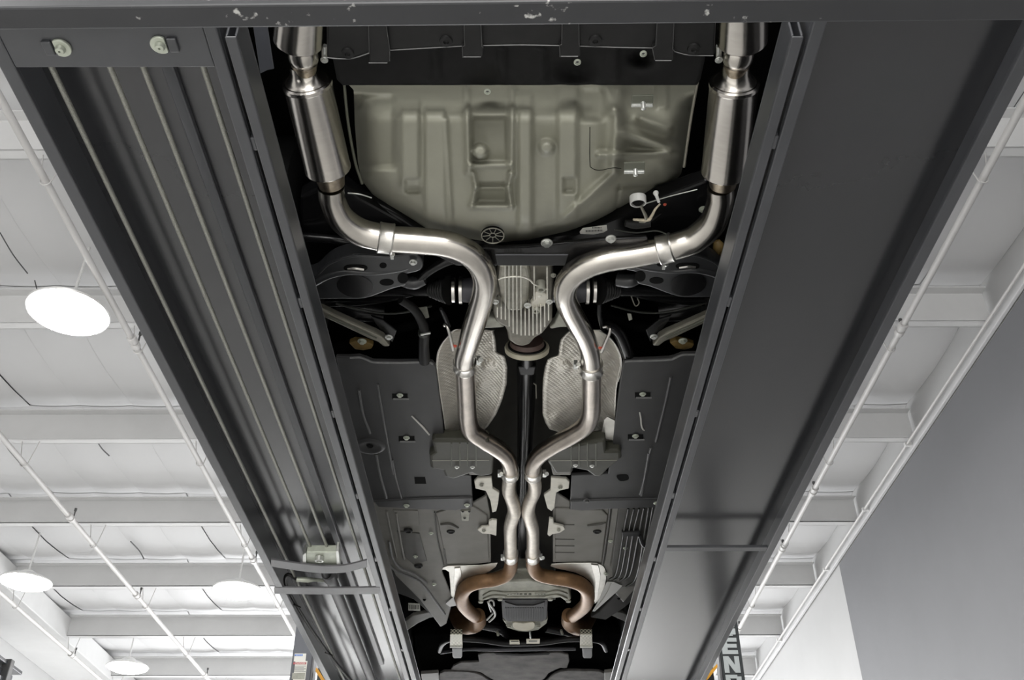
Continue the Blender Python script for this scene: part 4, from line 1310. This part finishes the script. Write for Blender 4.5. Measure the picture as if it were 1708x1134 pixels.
def sh_h(side):
    def f(x, y, t, s):
        tt = t if side < 0 else 1 - t
        h = 1.815 + 0.055 * math.sin(math.pi * min(1, tt * 1.05)) ** 0.8
        h += 0.05 * max(0, (tt - 0.45) / 0.55) ** 1.5
        h += 0.0015 * math.sin(x * .23 + y * .11) * math.sin(y * 0.19)
        cx_, cy_ = (815, 609) if side < 0 else (942, 610)
        h -= 0.012 * sst(12, 8, math.hypot(x - cx_, (y - cy_) * 1.4))
        bx, by = (802, 645) if side < 0 else (926, 700)
        h -= 0.010 * math.exp(-(math.hypot(x - bx, y - by) / 9) ** 2)
        return h
    return f


hl = rows_surface('heat_shield', interp_rows(SH_L, 60), sh_h(-1), MT['foil'], car, 44, 0.002, label='dimpled foil heat shield behind the left pipe')
hr = rows_surface('heat_shield', interp_rows(SH_R, 60), sh_h(1), MT['foil'], car, 44, 0.002, label='dimpled foil heat shield behind the right pipe')
plate('shield_tab', [(1003, 722), (1008, 700), (1013, 695), (1027, 702), (1024, 735), (1003, 730)], 1.80, 0.003, MT['foil_flat'], hr, 0.001)
pxtube('shield_rim', [(824, 551, 2.5, 1.815), (800, 549, 2.5, 1.83), (760, 550, 2.5, 1.815), (747, 561, 2.5, 1.812), (737, 573, 2.5, 1.812), (730, 588, 2.5, 1.812), (727.5, 610, 2.5, 1.812)], MT['clamp'], hl, n=8)
pxtube('shield_rim', [(1001, 552, 2.5, 1.815), (1012, 559, 2.5, 1.812), (1022, 568, 2.5, 1.812), (1030, 580, 2.5, 1.812), (1035, 592, 2.5, 1.812), (1037, 606, 2.5, 1.812), (1036, 620, 2.5, 1.812), (1031, 636, 2.5, 1.812)], MT['clamp'], hr, n=8)

# --- undertrays ---
TL = [(560, 596), (582, 596), (599, 595), (610, 598), (622, 603), (660, 604), (714, 603), (722, 605), (727, 612), (731, 640), (737, 690), (743, 748), (750, 790), (786, 793), (789, 845), (760, 852), (700, 848), (640, 842), (612, 836)]
tl = plate('undertray', TL, 1.795, 0.015, MT['tray'], car, 0.004, label='dark grey undertray panel on the left')
TR = [(1038, 612), (1040, 604), (1048, 601), (1080, 600), (1116, 598.5), (1126, 596), (1138, 591), (1168, 590), (1190, 590), (1118, 842), (1090, 843), (1030, 848), (1000, 850), (970, 852), (950, 850), (953, 793), (1014, 790), (1022, 745), (1026, 700), (1034, 640)]
tr2 = plate('undertray', TR, 1.795, 0.015, MT['tray'], car, 0.004, label='dark grey undertray panel on the right')
pxtube('front_lip', [(584, 596.5, 4, 1.793), (600, 596, 4, 1.793), (612, 600, 4, 1.793), (624, 604, 4, 1.793), (660, 605, 4, 1.793), (712, 604, 4, 1.793), (722, 607, 4, 1.793)], MT['tray_line'], tl, n=10)
pxtube('front_lip', [(1042, 603, 4, 1.793), (1052, 602, 4, 1.793), (1080, 601.5, 4, 1.793), (1116, 600, 4, 1.793), (1126, 597, 4, 1.793), (1138, 592, 4, 1.793), (1162, 591, 4, 1.793)], MT['tray_line'], tr2, n=10)
for P, lst in ((tl, ((667, 659), (678, 730))), (tr2, ((1072, 657), (1060, 727)))):
    for a, b in lst:
        plate('slot', [(a - 13, b - 2), (a + 13, b - 2), (a + 13, b + 6), (a - 13, b + 6)], 1.7935, 0.001, MT['ink'], P, 0)
        plate('slot_lip', [(a - 11, b + 6), (a + 15, b + 6), (a + 15, b + 8), (a - 11, b + 8)], 1.791, 0.004, MT['tray_line'], P, 0.001)
        bolt(a, b, 1.791, 11, P, 'pale_zinc')
pxtube('paint_mark', [(687, 694, 2.5, 1.793), (698, 705, 3, 1.793), (706, 713, 3.5, 1.793), (716, 725, 3, 1.793)], MT['mark'], tl, n=8, label='pale paint stroke')
pxtube('paint_mark', [(1067, 688, 2.5, 1.793), (1069, 698, 3, 1.793), (1070, 709, 3, 1.793), (1072, 715, 3, 1.793), (1075, 718, 2, 1.793)], MT['mark'], tr2, n=8, label='pale paint stroke')
for P, lst in ((tl, ([(599, 650), (606, 690), (618, 722)], [(630, 640), (640, 700), (656, 790)], [(628, 757), (634, 790), (645, 830)], [(654, 766), (661, 800), (670, 830)])),
               (tr2, ([(1119, 628), (1110, 670), (1094, 736)], [(1086, 746), (1080, 770), (1070, 826)], [(1082, 755), (1077, 790), (1068, 824)]))):
    for q in lst:
        pxtube('tray_rib', [(a, b, 5, 1.7945) for a, b in q], MT['tray_mid'], P, n=10)
plate('drain_hole', [(691, 796), (709, 796), (711, 807), (692, 807)], 1.7938, 0.001, MT['ink'], tl, 0)
plate('drain_hole', smooth_poly([(1029, 793), (1046, 792), (1048, 800), (1034, 802)], 4), 1.7938, 0.001, MT['ink'], tr2, 0)
c = U(617, 744, 1.795)
s = mpp(617, 744, 1.795)
bz = auto_smooth(MB().lathe(c, (0, 0, -1), [(0, 26 * s), (0.006, 23 * s), (0.007, 18 * s), (0.004, 15 * s), (0.004, 5 * s), (0.0, 4.6 * s)], 32).build('jack_pad', MT['tray'], tl))
plate('drain_hole', smooth_poly([(611, 743), (617, 741), (623, 744), (617, 747)], 4), 1.789, 0.001, MT['ink'], tl, 0)
for side, P in ((-1, tl), (1, tr2)):
    if side < 0:
        plate('rear_step', [(622, 836), (700, 832), (788, 830), (789, 846), (760, 852), (700, 850), (630, 846)], 1.788, 0.02, MT['tray'], P, 0.006)
        for a, b in ((678, 843), (779, 842)):
            bolt(a, b, 1.785, 10, P, 'pale_zinc')
    else:
        plate('rear_step', [(951, 836), (1000, 834), (1118, 832), (1116, 846), (1060, 848), (1000, 850), (951, 851)], 1.788, 0.02, MT['tray'], P, 0.006)
        bolt(979, 834, 1.785, 12, P, 'wire_dark')
        bolt(1095, 839, 1.785, 10, P, 'pale_zinc')

# --- canisters with bolts ---
for poly, bl, seams in (([(720, 735), (815, 735), (824, 760), (822, 792), (800, 796), (787, 790), (768, 796), (757, 800), (742, 796), (738, 785), (718, 782), (716, 760), (724, 754)], ((762, 779), (788, 779)), ((752, 768), (779, 795))),
                        ([(918, 750), (1010, 734), (1012, 753), (1036, 753), (1037, 765), (1014, 784), (1003, 796), (990, 795), (978, 786), (957, 782), (955, 790), (925, 790), (912, 770)], ((960, 776), (987.5, 777)), ((952, 967), (979, 995)))):
    cn = plate('canister', poly, 1.765, 0.05, MT['canister'], car, 0.012, seg=3, label='dark olive canister with two strap bolts')
    for a, b in bl:
        bolt(a, b, 1.758, 8, cn)
    for a, b in seams:
        plate('strap_bead', [(a, 740), (a + 1.8, 740), (a + 1.8, 778), (a, 778)], 1.762, 0.006, MT['khaki_dark'], cn, 0.001)
        plate('strap_bead', [(b - 2, 740), (b, 740), (b, 778), (b - 2, 778)], 1.762, 0.006, MT['khaki_dark'], cn, 0.001)
    x0, x1 = min(p[0] for p in poly), max(p[0] for p in poly)
    pxtube('moulded_line', [(x0 + 5, 768, 2, 1.766), (x1 - 8, 767, 2, 1.766)], MT['tan_link'], cn, per=1, n=6)
    plate('lower_pad', [(x0 + 64 if x0 < 800 else 918, 777), (x0 + 98 if x0 < 800 else 952, 777), (x0 + 96 if x0 < 800 else 953, 793), (x0 + 66 if x0 < 800 else 922, 793)], 1.775, 0.02, MT['pan'], cn, 0.006)

# --- front floor pans ---
PLf = [(618, 838), (700, 842), (790, 838), (812, 826), (818, 860), (819, 938), (790, 941), (742, 946), (737, 953), (742, 965), (756, 1000), (745, 1040), (735, 1046), (700, 1000), (660, 960), (640, 920)]
pf = plate('floor_pan', PLf, 1.81, 0.01, MT['pan'], car, 0.004, label='grey primed floor pan on the left')
PRf = [(922, 818), (953, 838), (1040, 840), (1125, 835), (1096, 910), (1065, 975), (1040, 1005), (1012, 975), (1010, 950), (1000, 941), (922, 938)]
pf2 = plate('floor_pan', PRf, 1.81, 0.01, MT['pan'], car, 0.004, label='grey primed floor pan on the right')
plate('pressed_pad', [(655, 851), (697, 852), (700, 876), (690, 878), (664, 878)], 1.806, 0.006, MT['pan'], pf, 0.004)
plate('pressed_pad', [(727, 856), (755, 847), (790, 845), (813, 860), (816, 934), (744, 940)], 1.803, 0.01, MT['pan'], pf, 0.006)
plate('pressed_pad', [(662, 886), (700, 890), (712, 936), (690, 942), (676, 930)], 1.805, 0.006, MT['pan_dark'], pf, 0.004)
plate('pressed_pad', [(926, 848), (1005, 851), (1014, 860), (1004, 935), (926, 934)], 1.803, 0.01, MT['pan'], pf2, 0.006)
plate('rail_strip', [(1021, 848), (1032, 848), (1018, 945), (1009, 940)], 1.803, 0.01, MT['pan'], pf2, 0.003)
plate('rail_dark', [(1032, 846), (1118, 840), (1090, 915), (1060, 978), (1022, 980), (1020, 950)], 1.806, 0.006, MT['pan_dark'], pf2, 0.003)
for q in ([(725, 854), (730, 900), (740, 943)], [(741, 915), (743, 930), (745, 942)]):
    pxtube('groove', [(a, b, 2.5, 1.8035) for a, b in q], MT['pan_dark'], pf, n=6)
for q in ([(661, 855), (668, 900), (674, 932)], [(645, 852), (655, 900), (662, 930)]):
    pxtube('pressed_rib', [(a, b, 4, 1.806) for a, b in q], MT['pan'], pf, n=8)
for y in (899, 910, 921):
    pxtube('groove', [(926, y, 2, 1.8025), (958, y + 0.5, 2, 1.8025)], MT['pan_dark'], pf2, per=1, n=6)
pxtube('groove', [(925, 875, 2, 1.8025), (958, 875, 2, 1.8025)], MT['pan_dark'], pf2, per=1, n=6)
pxtube('groove', [(1018, 846, 5, 1.803), (1014, 880, 5, 1.803), (1005, 940, 5, 1.803)], MT['pan_dark'], pf2, n=8)
pxtube('groove', [(735, 874, 5, 1.802), (750, 873, 6, 1.802), (764, 880, 4, 1.802)], MT['pan_dark'], pf, n=8)
pxtube('groove', [(980, 876, 4, 1.802), (1000, 873, 6, 1.802), (1010, 871, 4, 1.802)], MT['pan_dark'], pf2, n=8)
for P, lst in ((pf, ((681, 884), (752, 885), (698, 943))), (pf2, ((996, 885),))):
    for a, b in lst:
        s = mpp(a, b, 1.80)
        auto_smooth(MB().lathe(U(a, b, 1.806), (0, 0, -1), [(0, 7.5 * s), (0.006, 7 * s), (0.009, 5 * s), (0.005, 3 * s)], 20).build('grommet', MT['rubber'], P))
for P, lst in ((pf, ((693, 928), (719, 889), (724, 974))), (pf2, ((1018, 902), (1043, 914), (1011, 957)))):
    for a, b in lst:
        bolt(a, b, 1.80, 8, P, 'pale_zinc')
plate('small_bracket', [(768, 852), (785, 852), (783, 858), (782, 869), (770, 869), (769, 860)], 1.797, 0.008, MT['alu_dull'], pf, 0.002)
for a, b in ((772, 853), (783, 853), (775, 864)):
    bolt(a, b, 1.795, 5, pf, 'wire_dark')

# tunnel braces
for poly in ([(791, 803), (796, 798), (820, 797), (822, 815), (833, 822), (831, 840), (828, 853), (821, 855), (818, 836), (810, 819), (793, 815)], [(919, 797), (945, 799), (950, 804), (949, 815), (935, 818), (928, 822), (925, 847), (920, 853), (913, 848), (907, 826), (918, 818)]):
    tb = plate('tunnel_brace', poly, 1.785, 0.012, MT['bracket'], car, 0.003, label='pale aluminium tunnel brace')
    x, y = (803.5, 809) if poly[0][0] < 850 else (934.5, 813)
    bolt(x, y, 1.781, 8, tb, 'alu_dull')
for poly in ([(796, 884), (803, 879), (815, 878), (815, 870), (820, 867), (829, 868), (828, 894), (818, 891), (804, 890)], [(916, 864), (923, 866), (924, 874), (940, 878), (943, 883), (934, 889), (922, 891), (917, 895), (913, 892)]):
    tb = plate('tunnel_brace', poly, 1.785, 0.010, MT['bracket'], car, 0.003, label='small pale tunnel brace')
    x, y = (807, 885) if poly[0][0] < 850 else (932, 884)
    bolt(x, y, 1.781, 7, tb, 'alu_dull')

# lines along the right floor
LN = [[(1048, 848), (1040, 888), (1029, 953), (1017, 966)], [(1057, 848), (1048, 890), (1036, 955), (1024, 967)], [(1066, 848), (1056, 890), (1045, 955), (1034, 968)], [(1074, 847), (1065, 892), (1053, 953), (1042, 966)], [(1082, 846), (1075, 890), (1062, 961), (1045, 978)], [(1089, 845), (1083, 880), (1076, 912), (1066, 950)]]
for q in LN:
    pxtube('fuel_line', [(a, b, 3.6, 1.797) for a, b in q], MT['line'], car, 5, 10)
plate('line_clip', [(1037, 888), (1068, 887), (1067, 895), (1038, 895)], 1.788, 0.015, MT['rubber'], car, 0.003)
pxtube('line_clip', [(1066, 893, 5, 1.79), (1072, 908, 6, 1.79), (1082, 913, 6, 1.79)], MT['rubber'], car, n=8)
# lines along the left rail
for q in ([(640, 905), (646, 935), (660, 952), (684, 962), (705, 975), (742, 1024)], [(650, 905), (655, 930), (668, 948), (690, 957), (712, 972)]):
    pxtube('brake_line', [(a, b, 4, 1.80) for a, b in q], MT['tray_line'], car, 5, 10)
# front frame rails
plate('frame_rail', [(640, 925), (660, 955), (685, 965), (706, 978), (744, 1030), (728, 1034), (690, 1000), (650, 985)], 1.815, 0.03, MT['rail_dark'], car, 0.006)
plate('frame_rail', [(1090, 915), (1070, 965), (1040, 978), (1000, 1020), (985, 1030), (1010, 1034), (1040, 1015), (1075, 985)], 1.815, 0.03, MT['rail_dark'], car, 0.006)
lb = plate('barcode_label', [(681, 1006), (700, 1007), (701, 1019), (681, 1018)], 1.80, 0.002, MT['alu_dull'], car, 0, label='grey barcode label')
for k in range(7):
    plate('bar', [(683 + k * 2.4, 1009), (684.2 + k * 2.4, 1009), (684.4 + k * 2.4, 1016), (683.2 + k * 2.4, 1016)], 1.799, 0.0005, MT['ink'], lb, 0)
plate('arch_liner', [(670, 1040), (688, 1027), (715, 1021), (740, 1027), (716, 1031), (697, 1040), (676, 1054)], 1.84, 0.02, MT['pan'], car, 0.006)
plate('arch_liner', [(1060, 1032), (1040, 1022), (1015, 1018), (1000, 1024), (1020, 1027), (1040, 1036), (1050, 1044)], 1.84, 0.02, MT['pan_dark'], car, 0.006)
for a, b in ((708, 1000), (1032, 998)):
    bolt(a, b, 1.81, 6, car, 'ink', 'plug')

# --- front heat shields ---
plate('front_shield', smooth_poly([(738, 950), (747, 944), (800, 943), (830, 939), (815, 954), (772, 971), (760, 985), (757, 1000), (752, 990), (749, 954)], 2), 1.803, 0.004, MT['foil_flat'], car, 0.001, label='shiny foil shield beside the left down pipe')
plate('shield_fold', [(758, 948), (768, 947), (771, 968), (762, 978), (757, 985)], 1.798, 0.004, MT['clamp'], car, 0.001)
plate('front_shield', smooth_poly([(920, 941), (985, 939), (1000, 941), (1009, 948), (1011, 966), (1004, 992), (992, 1007), (990, 985), (984, 969), (960, 955), (928, 948)], 2), 1.803, 0.004, MT['foil_flat'], car, 0.001, label='shiny foil shield beside the right down pipe')
plate('shield_fold', [(986, 942), (998, 943), (1002, 960), (996, 1000), (990, 1004), (993, 970)], 1.798, 0.004, MT['clamp'], car, 0.001)
plate('silver_shield', [(1012, 971), (1024, 971), (1038, 977), (1030, 986), (992, 1020), (988, 1020), (1000, 999)], 1.80, 0.004, MT['white_plastic'], car, 0.001, label='pale silver shield')
pxtube('fold_line', [(1019, 973, 1.5, 1.799), (1010, 992, 1.5, 1.799), (992, 1017, 1.5, 1.799)], MT['alu_dull'], car, n=6)
plate('silver_shield', [(743, 1007), (756, 996), (762, 1010), (750, 1012)], 1.80, 0.004, MT['white_plastic'], car, 0.001)

# --- gearbox ---
gb = plate('gearbox', [(798, 984), (812, 981), (842, 970), (886, 968), (920, 976), (934, 981), (949, 983), (953, 1000), (945, 1005), (934, 997), (916, 999), (842, 999), (823, 998), (808, 1002), (803, 1006), (798, 1003)], 1.80, 0.08, MT['alu_dull'], car, 0.010, seg=3, label='ribbed grey gearbox casting')
for q in ([(806, 993), (820, 986), (840, 988), (860, 990)], [(806, 999), (822, 993), (845, 994)], [(946, 990), (930, 985), (912, 988), (892, 990)], [(946, 998), (930, 992), (910, 994)]):
    pxtube('casting_rib', [(a, b, 3, 1.797) for a, b in q], MT['alu_dull'], gb, n=8)
pxtube('casting_rib', [(842, 988, 2.5, 1.797), (910, 987, 2.5, 1.797)], MT['alu_dull'], gb, per=1, n=8)
pxtube('casting_rib', [(842, 996, 3, 1.797), (910, 995, 3, 1.797)], MT['alu_dull'], gb, per=1, n=8)
for a in (846, 851, 857, 862, 892, 897, 902, 907):
    plate('casting_pocket', [(a, 988.5), (a + 3, 988.5), (a + 3, 992), (a, 992)], 1.799, 0.002, MT['khaki_dark'], gb, 0)
for a in (869, 876.5, 884):
    auto_smooth(MB().lathe(U(a, 990, 1.801), (0, 0, -1), [(0, 0.008), (0.005, 0.007), (0.006, 0.002)], 14).build('casting_boss', MT['khaki_dark'], gb))
for a, b in ((834, 999), (918, 999), (802, 1003), (948, 1002)):
    auto_smooth(MB().lathe(U(a, b, 1.80), (0, 0, -1), [(0, 0.014), (0.006, 0.012), (0.007, 0.004)], 16).build('bolt_boss', MT['alu_dull'], gb))
plate('gearbox_tail', [(862, 950), (888, 950), (890, 966), (860, 967)], 1.84, 0.06, MT['alu_dull'], gb, 0.008)
plate('crossmember', [(848, 958), (896, 958), (900, 968), (845, 968)], 1.85, 0.02, MT['gloss_black'], car, 0.004)
op = plate('oil_pan', [(836, 1000), (914, 1000), (913, 1030), (906, 1037), (846, 1037), (838, 1030)], 1.80, 0.07, MT['pan_mesh'], car, 0.006, label='black ribbed oil pan')
plate('pan_step', [(842, 1004), (861, 1010), (890, 1010), (909, 1004), (909, 1012), (842, 1012)], 1.795, 0.01, MT['pan_mesh'], op, 0.003)
for a in range(16):
    x = 843 + a * 4.1
    plate('pan_rib', [(x, 1014), (x + 1.6, 1014), (x + 1.6, 1034), (x, 1034)], 1.797, 0.006, MT['pan_mesh'], op, 0.0008)
plate('engine_cover', [(838, 1034), (850, 1037), (904, 1037), (914, 1032), (912, 1040), (898, 1051), (880, 1054), (864, 1053), (848, 1048)], 1.82, 0.05, MT['alu_dull'], car, 0.006)
pl_ = plate('pulley_face', smooth_poly([(857, 1038), (873, 1040), (890, 1038), (891, 1048), (874, 1053), (857, 1048)], 3), 1.80, 0.03, MT['ring_cream'], car, 0.004, label='cream pulley face below the oil pan')
for a, b in ((849, 1043), (898, 1043)):
    bolt(a, b, 1.81, 10, car, 'alu_dull')
pxtube('wire_loop', [(819, 1020, 3, 1.80), (815, 1006, 3, 1.795), (818, 1001, 3, 1.795), (823, 1003, 3, 1.795), (824, 1010, 3, 1.795)], MT['white_plastic'], car, n=8)
pxtube('wire_loop', [(814, 1004, 3.5, 1.79), (819, 1011, 3.5, 1.79), (825, 1020, 3.5, 1.79), (825, 1028, 3.5, 1.79), (816, 1037, 3, 1.79)], MT['white_plastic'], car, n=8, label='pale bent wire loop')
pxtube('wire_loop', [(823, 1022, 3, 1.795), (812, 1034, 3, 1.795)], MT['white_plastic'], car, per=1, n=8)
# black tangle around the engine
for q in ([(800, 1040, 18, 1.92), (830, 1046, 18, 1.92), (845, 1058, 14, 1.92)], [(910, 1046, 16, 1.92), (935, 1050, 18, 1.92), (960, 1058, 14, 1.92)], [(700, 1050, 22, 1.95), (745, 1048, 22, 1.95)], [(990, 1048, 22, 1.95), (1040, 1050, 22, 1.95)]):
    pxtube('engine_mount', q, MT['gloss_black'], car)
for a, b in ((829, 1059), (936, 1057)):
    pxtube('stud', [(a, b - 6, 4, 1.85), (a + 2, b, 5, 1.84)], MT['alu_dull'], car, per=1, n=10)
pxtube('stud', [(884, 1053, 3, 1.83), (885, 1064, 3, 1.83)], MT['zinc'], car, per=1, n=8)

# --- front subframe, sway bar, splash shield ---
fs = plate('front_subframe', [(690, 1060), (750, 1058), (800, 1075), (935, 1075), (985, 1058), (1050, 1060), (1035, 1150), (700, 1150)], 1.88, 0.05, MT['dark'], car, 0.01)
sb = pxtube('sway_bar', [(733, 1086, 7, 1.83), (738, 1074, 8, 1.82), (752, 1066, 9, 1.81), (775, 1066, 9, 1.80), (805, 1068, 9, 1.80), (840, 1073, 9, 1.80), (870, 1073, 9, 1.80), (905, 1072, 9, 1.80), (940, 1067, 9, 1.80), (965, 1066, 9, 1.80), (988, 1067, 9, 1.81), (1004, 1072, 8, 1.82), (1011, 1085, 7, 1.83)], MT['rubber'], car, 4, 16, label='black front sway bar')
plate('bar_sticker', [(850, 1068), (866, 1068), (867, 1074.5), (850, 1074.5)], 1.788, 0.003, MT['ring_cream'], sb, 0)
plate('bar_sticker', [(878, 1066), (900.5, 1066), (900, 1073.5), (878, 1073.5)], 1.787, 0.003, MT['ring_cream'], sb, 0)
plate('sticker_bar', [(852, 1069), (865, 1069), (865, 1070.2), (852, 1070.2)], 1.7872, 0.0005, MT['ink'], sb, 0)
plate('sticker_print', [(882, 1068.5), (896, 1068.3), (896, 1070.6), (882, 1070.8)], 1.7862, 0.0005, MT['khaki_dark'], sb, 0)
for x0, x1, ya, yb in ((751, 771, 1058, 1080), (968, 988, 1058, 1080)):
    bs = plate('bar_bushing', [(x0, ya), (x1, ya), (x1 + .5, yb), (x0 - .5, yb)], 1.778, 0.03, MT['checker'], car, 0.003, label='checkered foil sleeve on the sway bar')
    plate('sleeve_lip', [(x0 - .5, yb - 1.5), (x1 + .5, yb - 1.5), (x1 + .5, yb + .5), (x0 - .5, yb + .5)], 1.776, 0.004, MT['label'], bs, 0)
    plate('bushing_bracket', [(x0 + 3, yb + 1), (x1, yb + 1), (x1, yb + 15), (x1 - 2, yb + 18), (x0 + 6, yb + 18), (x0 + 4, yb + 15)], 1.80, 0.03, MT['black_plastic'], bs, 0.004)
pxtube('frame_tube', [(735, 1088, 6, 1.83), (775, 1083, 6, 1.82), (830, 1083, 7, 1.815), (905, 1082, 7, 1.815), (960, 1082, 6, 1.82)], MT['machine'], car, 4, 12)
sp = plate('splash_shield', smooth_poly([(797, 1092), (823, 1089), (872, 1093), (917, 1089), (948, 1092), (946, 1114), (935, 1114), (915, 1123), (907, 1133), (880, 1140), (825, 1135), (803, 1122), (783, 1119), (752, 1117), (768, 1105), (799, 1104)], 2), 1.815, 0.012, MT['splash'], car, 0.004, label='dusty brown grey splash shield')
plate('shield_slot', [(824, 1089), (870, 1091), (918, 1089), (915, 1092), (870, 1094), (828, 1092)], 1.8135, 0.001, MT['ink'], sp, 0)
plate('splash_wing', smooth_poly([(734, 1123), (760, 1120), (790, 1122), (812, 1132), (822, 1150), (735, 1150)], 3), 1.81, 0.015, MT['splash'], sp, 0.005)
plate('splash_wing', smooth_poly([(914, 1134), (935, 1120), (975, 1119), (1008, 1123), (1006, 1150), (908, 1150)], 3), 1.81, 0.015, MT['splash'], sp, 0.005)
plate('bumper_corner', [(702, 1124), (731, 1122), (735, 1150), (706, 1150)], 1.80, 0.02, MT['pan'], car, 0.004)
plate('bumper_corner', [(1008, 1122), (1024, 1120), (1024, 1150), (1008, 1150)], 1.80, 0.02, MT['pan'], car, 0.004)
